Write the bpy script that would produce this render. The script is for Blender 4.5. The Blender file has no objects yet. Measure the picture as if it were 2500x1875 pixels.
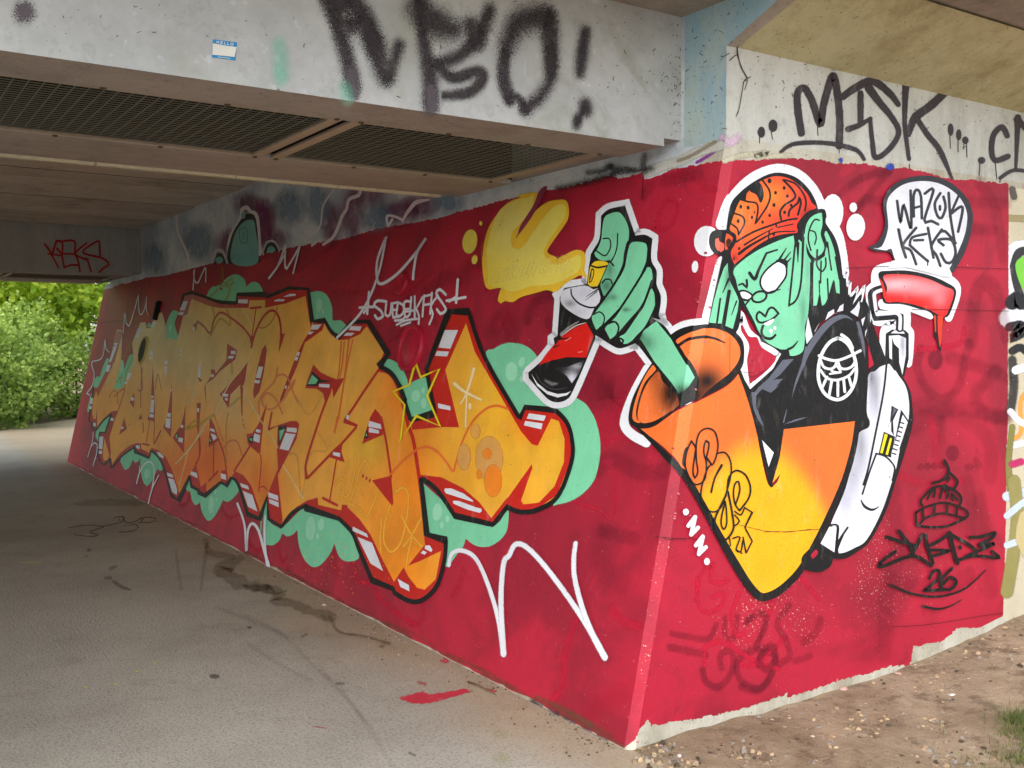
import bpy, bmesh, math, random
from mathutils import Vector, Matrix, noise as mnoise
from mathutils.geometry import tessellate_polygon
random.seed(7)
S = bpy.context.scene
COL = S.collection

# ------------------------------------------------------------------ camera, sky, sun, exposure
FPX = 2475.0                       # focal length in photo pixels (photo is 2500 wide)
YAW = math.atan2(1633, FPX)        # view axis, turned right from the path direction (+Y)
PITCH = math.atan2(91, FPX)
CAM = Vector((0.0, 0.0, 1.6))
cd = bpy.data.cameras.new('camera'); cam = bpy.data.objects.new('camera', cd); COL.objects.link(cam)
cd.sensor_fit = 'HORIZONTAL'; cd.sensor_width = 36.0; cd.lens = FPX / 2500.0 * 36.0
cd.clip_start = 0.05; cd.clip_end = 600.0
cam.location = CAM; cam.rotation_euler = (math.radians(90) - PITCH, 0, -YAW)
S.camera = cam

W = bpy.data.worlds.new('World'); S.world = W; W.use_nodes = True
wn = W.node_tree; wn.nodes.clear()
sky = wn.nodes.new('ShaderNodeTexSky'); sky.sky_type = 'NISHITA'; sky.sun_disc = False
SUN_EL, SUN_AZ = math.radians(40), math.radians(232)
sky.sun_elevation = SUN_EL; sky.sun_rotation = SUN_AZ
sky.air_density = 1.0; sky.dust_density = 1.5; sky.ozone_density = 1.0
bg = wn.nodes.new('ShaderNodeBackground'); bg.inputs['Strength'].default_value = 0.09
hs = wn.nodes.new('ShaderNodeHueSaturation'); hs.inputs['Saturation'].default_value = 0.55
wo = wn.nodes.new('ShaderNodeOutputWorld')
wn.links.new(sky.outputs[0], hs.inputs['Color']); wn.links.new(hs.outputs[0], bg.inputs['Color'])
wn.links.new(bg.outputs[0], wo.inputs['Surface'])

sl = bpy.data.lights.new('sun', 'SUN'); so = bpy.data.objects.new('sun', sl); COL.objects.link(so)
sl.energy = 1.5; sl.angle = math.radians(100); sl.color = (1.0, 0.992, 0.98)
d = Vector((math.sin(SUN_AZ) * math.cos(SUN_EL), math.cos(SUN_AZ) * math.cos(SUN_EL), math.sin(SUN_EL)))
so.rotation_euler = d.to_track_quat('Z', 'Y').to_euler(); so.location = (0, -6, 12)

S.view_settings.view_transform = 'Standard'; S.view_settings.look = 'None'
S.view_settings.exposure = 1.52; S.view_settings.gamma = 1.0; S.view_settings.use_curve_mapping = False
S.render.engine = 'CYCLES'
S.cycles.max_bounces = 7; S.cycles.diffuse_bounces = 4; S.cycles.glossy_bounces = 2;
S.cycles.use_adaptive_sampling = True; S.cycles.adaptive_threshold = 0.03; S.cycles.transparent_max_bounces = 48
S.cycles.use_denoising = True

# ------------------------------------------------------------------ small helpers
FW = Vector((math.sin(YAW) * math.cos(PITCH), math.cos(YAW) * math.cos(PITCH), -math.sin(PITCH)))
RT = Vector((math.cos(YAW), -math.sin(YAW), 0)); UP = RT.cross(FW)
def ray(x, y): return FW + RT * ((x - 1250.0) / FPX) - UP * ((y - 937.5) / FPX)
def on_plane(x, y, n, c):
    dd = ray(x, y); return CAM + dd * ((c - n.dot(CAM)) / n.dot(dd))
def proj(p):
    q = Vector(p) - CAM; z = q.dot(FW); return (1250 + FPX * q.dot(RT) / z, 937.5 - FPX * q.dot(UP) / z)

def srgb(r, g, b):
    f = lambda c: (c / 255 / 12.92) if c <= 10 else (((c / 255) + 0.055) / 1.055) ** 2.4
    return (f(r), f(g), f(b))
def tag(o, label=None, cat=None, group=None, kind=None):
    if label: o['label'] = label
    if cat: o['category'] = cat
    if group: o['group'] = group
    if kind: o['kind'] = kind
    return o
def mesh_obj(name, verts, faces, mat=None, parent=None, smooth=False):
    me = bpy.data.meshes.new(name); me.from_pydata([tuple(v) for v in verts], [], faces); me.update()
    o = bpy.data.objects.new(name, me); COL.objects.link(o)
    if mat is not None: me.materials.append(mat)
    if smooth:
        for p in me.polygons: p.use_smooth = True
    if parent is not None: o.parent = parent
    return o
def bm_obj(name, bm, mat=None, parent=None, smooth=False):
    me = bpy.data.meshes.new(name); bm.to_mesh(me); bm.free()
    o = bpy.data.objects.new(name, me); COL.objects.link(o)
    if mat is not None: me.materials.append(mat)
    if smooth:
        for p in me.polygons: p.use_smooth = True
    if parent is not None: o.parent = parent
    return o
def box(bm, x0, x1, y0, y1, z0, z1, bevel=0.0):
    vs = [bm.verts.new(p) for p in ((x0,y0,z0),(x1,y0,z0),(x1,y1,z0),(x0,y1,z0),(x0,y0,z1),(x1,y0,z1),(x1,y1,z1),(x0,y1,z1))]
    fs = [bm.faces.new([vs[i] for i in q]) for q in ((3,2,1,0),(4,5,6,7),(0,1,5,4),(1,2,6,5),(2,3,7,6),(3,0,4,7))]
    if bevel > 0:
        es = list({e for f in fs for e in f.edges})
        bmesh.ops.bevel(bm, geom=es, offset=bevel, segments=1, affect='EDGES')
def empty(name, loc):
    o = bpy.data.objects.new(name, None); COL.objects.link(o); o.location = loc; return o
def adopt(parent):     # children were built in world space: keep them there under an Empty that is not at the origin
    for c in parent.children: c.matrix_parent_inverse = Matrix.Translation(-parent.location)

# ------------------------------------------------------------------ materials
class N:
    def __init__(s, name):
        s.m = bpy.data.materials.new(name); s.m.use_nodes = True; s.t = s.m.node_tree
        s.t.nodes.clear(); s.out = s.t.nodes.new('ShaderNodeOutputMaterial')
        s.b = s.t.nodes.new('ShaderNodeBsdfPrincipled'); s.t.links.new(s.b.outputs[0], s.out.inputs[0])
        s.co = s.t.nodes.new('ShaderNodeTexCoord').outputs['Object']
    def link(s, a, b): s.t.links.new(a, b)
    def node(s, ty, **kw):
        n = s.t.nodes.new(ty)
        for k, v in kw.items(): setattr(n, k, v)
        return n
    def noise(s, scale, detail=4, rough=0.6, vec=None, stretch=None, dist=0.0):
        v = vec or s.co
        if stretch:
            mp = s.node('ShaderNodeMapping'); mp.inputs['Scale'].default_value = stretch; s.link(v, mp.inputs['Vector']); v = mp.outputs[0]
        n = s.node('ShaderNodeTexNoise'); s.link(v, n.inputs['Vector'])
        n.inputs['Scale'].default_value = scale; n.inputs['Detail'].default_value = detail
        n.inputs['Roughness'].default_value = rough; n.inputs['Distortion'].default_value = dist
        return n.outputs['Fac']
    def voro(s, scale, feature='F1', out='Distance', vec=None):
        n = s.node('ShaderNodeTexVoronoi'); n.feature = feature; n.inputs['Scale'].default_value = scale
        s.link(vec or s.co, n.inputs['Vector']); return n.outputs[out]
    def ramp(s, fac, a, b, lo=0.0, hi=1.0):
        n = s.node('ShaderNodeMapRange'); n.interpolation_type = 'SMOOTHSTEP'
        for k, v in (('From Min', a), ('From Max', b), ('To Min', lo), ('To Max', hi)): n.inputs[k].default_value = v
        s.link(fac, n.inputs['Value']); return n.outputs[0]
    def math(s, op, a, b):
        n = s.node('ShaderNodeMath', operation=op)
        for i, v in enumerate((a, b)):
            if isinstance(v, (int, float)): n.inputs[i].default_value = v
            else: s.link(v, n.inputs[i])
        return n.outputs[0]
    def mix(s, fac, a, b, mode='MIX'):
        n = s.node('ShaderNodeMix', data_type='RGBA', blend_type=mode)
        for sock, v in ((n.inputs[0], fac), (n.inputs[6], a), (n.inputs[7], b)):
            if isinstance(v, (int, float)): sock.default_value = v
            elif isinstance(v, tuple): sock.default_value = (*v[:3], 1)
            else: s.link(v, sock)
        return n.outputs[2]
    def xyz(s):
        n = s.node('ShaderNodeSeparateXYZ'); s.link(s.co, n.inputs[0]); return n.outputs
    def base(s, c, rough=0.85, spec=0.25):
        if isinstance(c, tuple): s.b.inputs['Base Color'].default_value = (*c[:3], 1)
        else: s.link(c, s.b.inputs['Base Color'])
        if isinstance(rough, (int, float)): s.b.inputs['Roughness'].default_value = rough
        else: s.link(rough, s.b.inputs['Roughness'])
        s.b.inputs['Specular IOR Level'].default_value = spec
    def bump(s, h, strength=0.3, dist=0.01):
        n = s.node('ShaderNodeBump'); n.inputs['Strength'].default_value = strength; n.inputs['Distance'].default_value = dist
        s.link(h, n.inputs['Height']); s.link(n.outputs[0], s.b.inputs['Normal'])

def concrete(name, a, b, stain=(0.12, 0.10, 0.07), st=0.5, streak=True, spots=0.8, rough=0.9):
    m = N(name)
    n1 = m.noise(2.2, 5, 0.72, stretch=(1.6, 1.6, 0.5) if streak else None)
    c = m.mix(m.ramp(n1, 0.36, 0.66), a, b)
    c = m.mix(m.ramp(n1, 0.55, 0.78, 0, st), c, stain)
    n3 = m.noise(13, 5, 0.75)
    c = m.mix(m.ramp(n3, 0.52, 0.70, 0, 0.42), c, tuple(x * 0.62 for x in b))
    c = m.mix(m.ramp(n3, 0.45, 0.28, 0, 0.35), c, tuple(min(.9, x * 1.22) for x in a))
    n2 = m.noise(62, 2, 0.6)
    sp = m.ramp(n2, 0.66, 0.72, 0, spots)
    c = m.mix(sp, c, tuple(x * 0.22 for x in a))
    m.base(c, rough, 0.2)
    m.bump(m.math('ADD', m.math('MULTIPLY', n2, 0.6), m.math('MULTIPLY', n3, 0.8)), 0.4, 0.012)
    return m.m

def speckled(name, c, rough=0.6):
    m = N(name); v = m.mix(m.ramp(m.noise(30, 4), 0.4, 0.7, 0, 0.35), c, tuple(x * 0.6 for x in c))
    m.base(v, rough); m.bump(m.noise(60, 3), 0.25, 0.004); return m.m

M = {}
M['wall_concrete'] = concrete('wall_concrete', srgb(196, 192, 178), srgb(172, 166, 148), srgb(110, 98, 74), 0.5)
M['band_concrete'] = concrete('band_concrete', srgb(198, 198, 192), srgb(178, 178, 170), srgb(148, 142, 120), 0.4, spots=0.35)
M['haunch'] = concrete('haunch_concrete', srgb(192, 184, 148), srgb(170, 160, 122), srgb(132, 122, 88), 0.55)
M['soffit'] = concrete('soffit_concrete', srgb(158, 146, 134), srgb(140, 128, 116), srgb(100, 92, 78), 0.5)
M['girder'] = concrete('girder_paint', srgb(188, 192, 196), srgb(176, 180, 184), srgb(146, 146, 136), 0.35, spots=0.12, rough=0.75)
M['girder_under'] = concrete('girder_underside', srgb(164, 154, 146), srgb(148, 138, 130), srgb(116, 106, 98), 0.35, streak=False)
M['far_girder'] = concrete('far_girder', srgb(178, 180, 178), srgb(160, 162, 160), srgb(98, 92, 80), 0.4)
M['blue'] = concrete('blue_painted_concrete', srgb(146, 182, 200), srgb(180, 194, 188), srgb(120, 126, 110), 0.55)
M['upper'] = concrete('blue_grey_painted_concrete', srgb(216, 220, 222), srgb(182, 192, 202), srgb(140, 152, 170), 0.6, streak=False)
M['board'] = concrete('ceiling_board', srgb(212, 202, 190), srgb(196, 186, 174), srgb(96, 78, 62), 0.5, streak=False, spots=0.3)
M['board_b'] = concrete('ceiling_board_b', srgb(200, 190, 178), srgb(184, 174, 162), srgb(96, 78, 62), 0.5, streak=False, spots=0.3)
M['trunk'] = speckled('cream_trunking', srgb(206, 200, 176))
M['wire'] = speckled('grille_wire', srgb(120, 118, 106), 0.6)
M['frame'] = speckled('grille_frame', srgb(168, 152, 134), 0.6)
M['bolt'] = speckled('bolt', srgb(90, 80, 62), 0.5)
M['gap_shade'] = speckled('gap_shade_black', srgb(26, 23, 20), 0.9)
M['dark'] = speckled('near_black', srgb(34, 31, 27), 0.9)  # near-black that paints the shade in the duct; other dark parts share it

def girder_mat():
    m = N('grey_girder_paint'); x, y, z = m.xyz(); n1 = m.noise(2.5, 5, .7); n3 = m.noise(16, 4, .75)
    c = m.mix(m.ramp(n1, .35, .66), srgb(188, 190, 190), srgb(170, 172, 172))
    c = m.mix(m.ramp(n3, .54, .70, 0, .3), c, srgb(138, 138, 132)); c = m.mix(m.ramp(n3, .42, .28, 0, .4), c, srgb(214, 218, 224))
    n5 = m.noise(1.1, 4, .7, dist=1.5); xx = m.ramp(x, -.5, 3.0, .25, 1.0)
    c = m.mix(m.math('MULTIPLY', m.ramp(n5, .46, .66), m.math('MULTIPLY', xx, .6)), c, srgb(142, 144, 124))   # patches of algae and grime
    m.base(c, .75, .25); m.bump(n3, .3, .008); return m.m
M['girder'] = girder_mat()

# ------------------------------------------------------------------ the place: measures
XC, KB = 2.556, 0.2175          # foot of the battered wall, batter
YL, YW, CH = 3.068, 3.036, 0.032  # end of long wall, wing wall plane, chamfer
ZT = 2.47                       # top of the batter
XT = XC + KB * ZT
YE = 15.05                      # far end of the wall
GZ, SZ, CZ = 2.47, 3.04, 3.05   # girder underside, overhang soffit, ceiling
def xw(z): return XC + KB * z if z < ZT else XT

# ground ------------------------------------------------------------
def ground_mat():
    m = N('worn_path')
    c = m.mix(m.ramp(m.noise(0.6, 5, 0.65), 0.35, 0.7), srgb(184, 178, 165), srgb(160, 154, 142))
    c = m.mix(m.ramp(m.noise(2.6, 5, 0.72, dist=0.6), 0.55, 0.72, 0, 0.45), c, srgb(142, 132, 116))
    g1_ = m.noise(75, 3, 0.75)
    c = m.mix(m.ramp(g1_, 0.48, 0.66, 0, 0.5), c, srgb(104, 98, 88))
    c = m.mix(m.ramp(g1_, 0.40, 0.28, 0, 0.45), c, srgb(204, 198, 188))
    x, y, z = m.xyz()
    # tan silt blown against the foot of the wall
    near = m.ramp(m.math('ADD', x, m.math('MULTIPLY', m.noise(1.3, 5), 0.7)), 2.35, 2.85)
    c = m.mix(m.math('MULTIPLY', near, 0.6), c, m.mix(m.noise(6, 4), srgb(184, 160, 126), srgb(160, 138, 106)))
    m.base(c, 0.88, 0.25)
    m.bump(g1_, 0.7, 0.012)
    return m.m
M['path'] = ground_mat()
def dirt_mat():
    m = N('bare_dirt')
    c = m.mix(m.ramp(m.noise(1.8, 7, 0.7), 0.35, 0.68), srgb(176, 156, 130), srgb(144, 124, 100))
    c = m.mix(m.ramp(m.noise(7, 6, 0.75), 0.48, 0.66, 0, 0.75), c, srgb(106, 88, 70))
    c = m.mix(m.ramp(m.noise(4, 6, 0.7), 0.58, 0.72, 0, 0.7), c, srgb(200, 182, 156))
    c = m.mix(m.ramp(m.voro(95), 0.0, 0.35, 0.45, 0), c, srgb(196, 182, 158))
    m.base(c, 0.95, 0.15)
    m.bump(m.math('ADD', m.noise(45, 6, 0.75), m.math('MULTIPLY', m.noise(9, 5), 1.2)), 0.9, 0.02)
    return m.m
M['dirt'] = dirt_mat()

def ground_h(x, y):
    # dirt bank rises a little to the right along the wing wall
    t = max(0.0, x - 4.2); return min(0.11 * t, 0.9) + 0.012 * mnoise.noise(Vector((x * 1.3, y * 1.3, 0)))
def dirt_edge(y): return 2.56 + 0.05 * math.sin(y * 2.1) + 0.10 * mnoise.noise(Vector((y * 1.7, 3.3, 0))) - 0.10 * max(0.0, 3.0 - y) * 0.0
# wide base sheet that reaches the horizon
tag(mesh_obj('ground', [(-150, -150, -0.03), (150, -150, -0.03), (150, 150, -0.03), (-150, 150, -0.03)], [(0, 1, 2, 3)], M['dirt']), kind='structure')
HEDGE = [(-6, 15.6), (-3, 17.2), (2.37, 20.6), (4.24, 23.6), (8, 28), (14, 34)]
def hedge_x(y):
    for (x0, y0), (x1, y1) in zip(HEDGE, HEDGE[1:]):
        if y0 <= y <= y1: return x0 + (x1 - x0) * (y - y0) / (y1 - y0)
    return -6 if y < 16 else 14
def path_sheet():
    # straight through the underpass, then swinging right beyond it along the hedge
    vs, fs = [], []
    ys = [-12 + 0.5 * i for i in range(54)] + [15.04, 15.06] + [15.5 + 0.5 * i for i in range(38)]
    for y in ys:
        r = dirt_edge(y) + 0.02 if y < 3.1 else (2.7 if y < 15.05 else 14.5)
        l = -10.4 if y < 15.05 else hedge_x(y) - 0.4 + 0.15 * mnoise.noise(Vector((y * .9, 7, 0)))
        for k in range(9): vs.append((l + (r - l) * k / 8, y, 0.002))
    for j in range(len(ys) - 1):
        for k in range(8): a = j * 9 + k; fs.append((a, a + 1, a + 10, a + 9))
    return mesh_obj('path', vs, fs, M['path'])
tag(path_sheet(), kind='structure')
def dirt_sheet():
    vs, fs = [], []; nx, ny = 70, 60
    for j in range(ny + 1):
        y = -6 + 9.1 * j / ny
        x0 = dirt_edge(y)
        for i in range(nx + 1):
            t = i / nx; x = x0 + (10.0 - x0) * t ** 1.3
            hgt = ground_h(x, y) + 0.006 + 0.02 * mnoise.noise(Vector((x * 5, y * 5, 1))) * min(1, (x - x0) * 3) + 0.012 * min(1, (x - x0) * 4)
            if i == 0: hgt = -0.006
            vs.append((x, y, hgt))
    for j in range(ny):
        for i in range(nx): a = j * (nx + 1) + i; fs.append((a, a + 1, a + nx + 2, a + nx + 1))
    return mesh_obj('dirt_bank', vs, fs, M['dirt'], smooth=True)
tag(dirt_sheet(), kind='structure')

# abutment ------------------------------------------------------------
wall = empty('abutment_wall', (XC, YL, 0))
tag(wall, 'concrete bridge abutment and wing wall covered by a crimson graffiti mural', 'wall')
def quad(name, pts, mat, parent, div=1): return mesh_obj(name, pts, [tuple(range(len(pts)))], mat, parent)
def concrete_body():
    bm = bmesh.new()
    z = -0.3; x0 = XC + KB * z
    sec = [  # (left-wall-line, chamfer-right) stations in z
        -0.3, ZT, 2.83]
    def face(pts):
        bm.faces.new([bm.verts.new(p) for p in pts])
    face([(x0, YE, z), (x0, YL, z), (XT, YL, ZT), (XT, YE, ZT)])                     # battered face
    face([(x0, YL, z), (x0 + CH, YW, z), (XT + CH, YW, ZT), (XT, YL, ZT)])           # chamfer
    face([(x0 + CH, YW, z), (14, YW, z), (14, YW, ZT), (XT + CH, YW, ZT)])           # wing wall
    face([(x0, YE, z), (XT, YE, ZT), (6, YE, ZT), (6, YE, z)])                       # far end
    face([(XT, YE, ZT), (XT, 14.75, ZT), (6, 14.75, ZT), (6, YE, ZT)])
    bmesh.ops.remove_doubles(bm, verts=bm.verts, dist=1e-5)
    bmesh.ops.recalc_face_normals(bm, faces=bm.faces)
    return bm_obj('concrete_body', bm, M['wall_concrete'], wall)
concrete_body()
quad('upper_wall', [(XT, 14.75, ZT), (XT, 3.32, ZT), (XT, 3.32, 3.2), (XT, 14.75, 3.2)], M['upper'], wall)
_n = Vector((-1, 0, KB)).normalized() * 0.00025
quad('upper_coat', [Vector((xw(2.34), YE - .002, 2.34)) + _n, Vector((xw(2.34), 3.2, 2.34)) + _n, Vector((XT, 3.2, ZT - .001)) + _n, Vector((XT, YE - .002, ZT - .001)) + _n], M['upper'], wall)
ZH, YH2, ZH2 = 2.85, 2.60, SZ   # haunch: springs from the wing wall, meets the soffit
quad('blue_pier', [(XT, 3.32, ZT), (XT, YL, ZT), (XT, YL, ZH), (XT, YH2 - 0.05, SZ + 0.02), (XT, 3.32, SZ + 0.02)], M['blue'], wall)
quad('pier_chamfer', [(XT, YL, ZT), (XT + CH, YW, ZT), (XT + CH, YW, ZH - 0.01), (XT, YL, ZH)], M['band_concrete'], wall)
quad('haunch_chamfer', [(XT, YL, ZH), (XT + CH, YW, ZH - 0.01), (XT + 0.06, YH2 - 0.03, SZ - 0.01), (XT, YH2 - 0.05, SZ + 0.02)], M['soffit'], wall)
quad('wing_band', [(XT + CH, YW, ZT), (14, YW, ZT), (14, YW, ZH - 0.01), (XT + CH, YW, ZH - 0.01)], M['band_concrete'], wall)
quad('haunch', [(XT + CH, YW, ZH - 0.01), (14, YW, ZH - 0.01), (14, YH2, SZ - 0.01), (XT + 0.06, YH2, SZ - 0.01)], M['haunch'], wall)

# opposite abutment, out of view to the left, closes the underpass
opp = mesh_obj('opposite_abutment', [(-10.4, 3.0, -0.3), (-10.4, YE, -0.3), (-10.9, YE, 3.04), (-10.9, 3.0, 3.04), (-18, 3.0, -0.3), (-18, 3.0, 3.04), (-18, YE, -0.3), (-18, YE, 3.04)],
               [(0, 3, 2, 1), (0, 4, 5, 3), (1, 2, 7, 6)], M['girder'])
tag(opp, 'plain concrete abutment opposite the mural on the left side of the path', 'wall')

# bridge deck -----------------------------------------------------------
deck = empty('bridge_deck', (0, 9, SZ))
tag(deck, 'concrete road bridge deck on deep grey girders spanning the path', 'bridge')
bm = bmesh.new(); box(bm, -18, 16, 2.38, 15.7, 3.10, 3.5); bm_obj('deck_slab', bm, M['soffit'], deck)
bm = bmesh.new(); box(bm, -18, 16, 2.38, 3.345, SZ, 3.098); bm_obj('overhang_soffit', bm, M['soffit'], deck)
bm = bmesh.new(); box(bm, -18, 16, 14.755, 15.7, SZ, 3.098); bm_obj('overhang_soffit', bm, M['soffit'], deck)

GE = 2.995
def girder(y0, y1, m_face, name='girder'):
    bm = bmesh.new()
    fw_ = 0.30; open0, open1 = y0 + fw_, y1 - 0.55
    box(bm, -10.9, GE, y0, open0, GZ, SZ + 0.02)        # front web
    box(bm, -10.9, GE, open1, y1, GZ, SZ + 0.02)        # rear web
    box(bm, GE + .0005, 3.40, y0 + 0.001, y1 - 0.001, GZ + 0.035, SZ + 0.019) # bearing end, notched up
    g = bm_obj(name, bm, m_face, deck)
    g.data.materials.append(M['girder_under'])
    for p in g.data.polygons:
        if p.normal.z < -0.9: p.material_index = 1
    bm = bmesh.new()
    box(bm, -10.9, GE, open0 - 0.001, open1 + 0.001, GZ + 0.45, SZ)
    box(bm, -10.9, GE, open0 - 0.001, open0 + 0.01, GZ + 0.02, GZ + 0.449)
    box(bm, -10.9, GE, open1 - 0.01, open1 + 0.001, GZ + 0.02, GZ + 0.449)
    bm_obj('duct_shade_panels', bm, M['dark'], g)  # dark panels added over the webs to paint shade behind the grille
    return g, open0, open1
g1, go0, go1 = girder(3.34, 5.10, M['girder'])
g2, ho0, ho1 = girder(13.0, 14.75, M['far_girder'])
# grille panels in the underside of the near girder
def grille(parent, x0, x1, y0, y1):
    z = GZ + 0.012; fw_ = 0.05
    fb = bmesh.new()
    box(fb, x0, x1, y0, y0 + fw_, z - 0.010, z); box(fb, x0, x1, y1 - 0.03, y1, z - 0.010, z)
    box(fb, x0, x0 + fw_, y0 + fw_, y1 - 0.03, z - 0.010, z); box(fb, x1 - fw_, x1, y0 + fw_, y1 - 0.03, z - 0.010, z)
    bm_obj('grille_frame', fb, M['frame'], parent)
    wb = bmesh.new(); p = 0.034; r = 0.0014
    n = int((y1 - y0) / p)
    for i in range(1, n):
        y = y0 + i * (y1 - y0) / n; box(wb, x0 + .02, x1 - .02, y - r, y + r, z + 0.001, z + 0.004)
    p = 0.047; n = int((x1 - x0) / p)
    for i in range(1, n):
        x = x0 + i * (x1 - x0) / n; box(wb, x - r * 1.2, x + r * 1.2, y0 + .02, y1 - .02, z + 0.0045, z + 0.0085)
    tag(bm_obj('grille_wires', wb, M['wire'], parent), kind='stuff')
    bb = bmesh.new(); bmesh.ops.create_uvsphere(bb, u_segments=8, v_segments=5, radius=0.013)
    me = bpy.data.meshes.new('bolt'); bb.to_mesh(me); bb.free(); me.materials.append(M['bolt'])
    k = max(2, int((x1 - x0) / 0.37))
    for i in range(k + 1):
        x = x0 + 0.03 + (x1 - x0 - 0.06) * i / k
        for y in (y0 + 0.022, y1 - 0.012):
            o = bpy.data.objects.new('bolt', me); COL.objects.link(o); o.parent = parent; o.location = (x, y, z - 0.012); o.scale = (1, 1, 0.5)
grille(g1, -0.55, 1.625, go0 - 0.03, go1 + 0.02)
grille(g1, 1.665, 2.90, go0 - 0.03, go1 + 0.02)
grille(g2, -0.55, 1.625, ho0 - 0.03, ho1 + 0.02)
grille(g2, 1.665, 2.90, ho0 - 0.03, ho1 + 0.02)
# cream cable trunking along the inner lower edge of each girder
def trunking(y, parent, name='cable_trunking'):
    x = -6.6; 
    while x < 2.87:
        L = min(0.62 + random.uniform(-.08, .08), 2.885 - x)
        bm = bmesh.new(); box(bm, x, x + L - 0.004, y, y + 0.045, GZ - 0.012, GZ + 0.032, 0.004)
        bm_obj(name, bm, M['trunk'], parent); x += L
trunking(5.102, g1); trunking(14.752, g2)
# ceiling boards between the girders
y = 5.16; k = 0
while y < 12.95:
    w_ = min(random.choice((0.36, 0.40, 0.43)), 12.98 - y)
    bm = bmesh.new(); zz = CZ + random.uniform(-0.004, 0.004)
    box(bm, -10.8, 3.2, y + 0.02, y + w_ - 0.02, zz, zz + 0.03, 0.003)
    ob = bm_obj('ceiling_board', bm, M['board'] if random.random() < .6 else M['board_b'], deck); y += w_; k += 1
    bm = bmesh.new(); box(bm, -10.8, 3.2, y - 0.0195, y + 0.0195, CZ + 0.006, CZ + 0.028); bm_obj('gap_shade_strip', bm, M['gap_shade'], deck)   # added black strip, paints the shade in the open board gap
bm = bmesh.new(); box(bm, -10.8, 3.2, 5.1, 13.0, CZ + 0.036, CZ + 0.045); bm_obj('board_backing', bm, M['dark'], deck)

# ------------------------------------------------------------------ spray paint: thin real sheets lying on the concrete
CROPS = dict(A=(0,0,.42194), B=(600,0,.42194), C=(1200,0,.42194), D=(1800,0,.42194), E=(0,600,.42194), F=(600,600,.42194), G=(1200,600,.42194),
             H=(1800,600,.42194), I=(0,1175,.42194), J=(600,1175,.42194), K=(1200,1175,.42194), L=(1800,1175,.42194),
             a=(1280,460,.25316), b=(1260,640,.22905), c=(1500,780,.25316), d=(1700,380,.24111), e=(1700,580,.24111), f=(1620,1000,.30139),
             g=(1980,640,.16878), h=(1960,880,.30738), m=(200,700,.18083), n=(200,940,.18083), o=(440,690,.19289), p=(440,980,.19289),
             q=(700,700,.217), r=(700,1020,.217), s=(960,740,.31344), t=(800,1120,.26522), z=(0,500,.18083), y=(900,350,.18083), x=(1600,0,.18083), w=(2200,350,.36145), P=(0,0,1.0))
def pts(txt):
    out = []; ox, oy, sc = CROPS['P']
    for tok in txt.split():
        if ':' in tok:
            k, tok = tok.split(':'); ox, oy, sc = CROPS[k]
            if not tok: continue
        c = tok.endswith('!')
        X, Y = tok.rstrip('!').split(',')
        out.append((ox + float(X) * sc, oy + float(Y) * sc, c))
    return out
def smooth(P, closed, step=6.0):
    """Catmull-Rom through the points; points flagged '!' stay corners"""
    n = len(P); res = []
    def get(i): return P[i % n] if closed else P[max(0, min(n - 1, i))]
    for i in range(n if closed else n - 1):
        p1, p2 = get(i), get(i + 1); p0 = p1 if p1[2] else get(i - 1); p3 = p2 if p2[2] else get(i + 2)
        L = math.hypot(p2[0] - p1[0], p2[1] - p1[1]); k = max(1, min(14, int(L / step)))
        if p1[2] and p2[2]: k = 1
        for j in range(k):
            t = j / k
            def cr(a): return 0.5 * (2 * p1[a] + (p2[a] - p0[a]) * t + (2 * p0[a] - 5 * p1[a] + 4 * p2[a] - p3[a]) * t * t + (3 * p1[a] - p0[a] - 3 * p2[a] + p3[a]) * t ** 3)
            res.append((cr(0), cr(1)))
    if not closed: res.append(P[-1][:2])
    return res

# surfaces that carry paint --------------------------------------------------
NL = Vector((-1, 0, KB)).normalized(); NC = Vector((-1, -1, KB)).normalized(); NW = Vector((0, -1, 0)); NU = Vector((-1, 0, 0))
_e1 = Vector((CH, YW - YL, 0)); _e2 = Vector((KB, 0, 1)); NC = _e2.cross(_e1).normalized()
if NC.x > 0: NC = -NC
NCU = Vector((-1, -1, 0)).normalized()
def pl_of(n, p): return (n, n.dot(Vector(p)))
SURF = {'left': pl_of(NL, (XC, YL, 0)), 'cham': pl_of(NC, (XC, YL, 0)), 'wing': pl_of(NW, (0, YW, 0)), 'upper': pl_of(NU, (XT, 0, 0)),
        'chamu': pl_of(NCU, (XT, YL, ZT)), 'girder': pl_of(NW, (0, 3.34, 0)), 'fargirder': pl_of(NW, (0, 13.0, 0)), 'path': pl_of(Vector((0, 0, 1)), (0, 0, 0.002)),
        'haunch': None}
def miter(n1, n2): m_ = (n1 + n2); return m_ / m_.dot(n1)
def ln(p, q): # implicit line through two projected world points: positive on the right/lower side
    (x0, y0), (x1, y1) = proj(p), proj(q); nx, ny = (y1 - y0), -(x1 - x0); L = math.hypot(nx, ny); nx, ny = nx / L, ny / L
    return (nx, ny, -(nx * x0 + ny * y0))
LN_L = ln((XT, YL, ZT), (XC, YL, 0)); LN_R = ln((XT + CH, YW, ZT), (XC + CH, YW, 0)); LN_T = ln((XT, 14.0, ZT), (XT, YL, ZT))
LN_T2 = ln((XT, YL, ZT), (XT + CH, YW, ZT))
LN_LU = ln((XT, YL, 2.9), (XT, YL, ZT)); LN_RU = ln((XT + CH, YW, 2.9), (XT + CH, YW, ZT))
if LN_L[0] < 0: LN_L = tuple(-v for v in LN_L)
if LN_R[0] < 0: LN_R = tuple(-v for v in LN_R)
if LN_LU[0] < 0: LN_LU = tuple(-v for v in LN_LU)
if LN_RU[0] < 0: LN_RU = tuple(-v for v in LN_RU)
if LN_T[1] < 0: LN_T = tuple(-v for v in LN_T)
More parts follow.
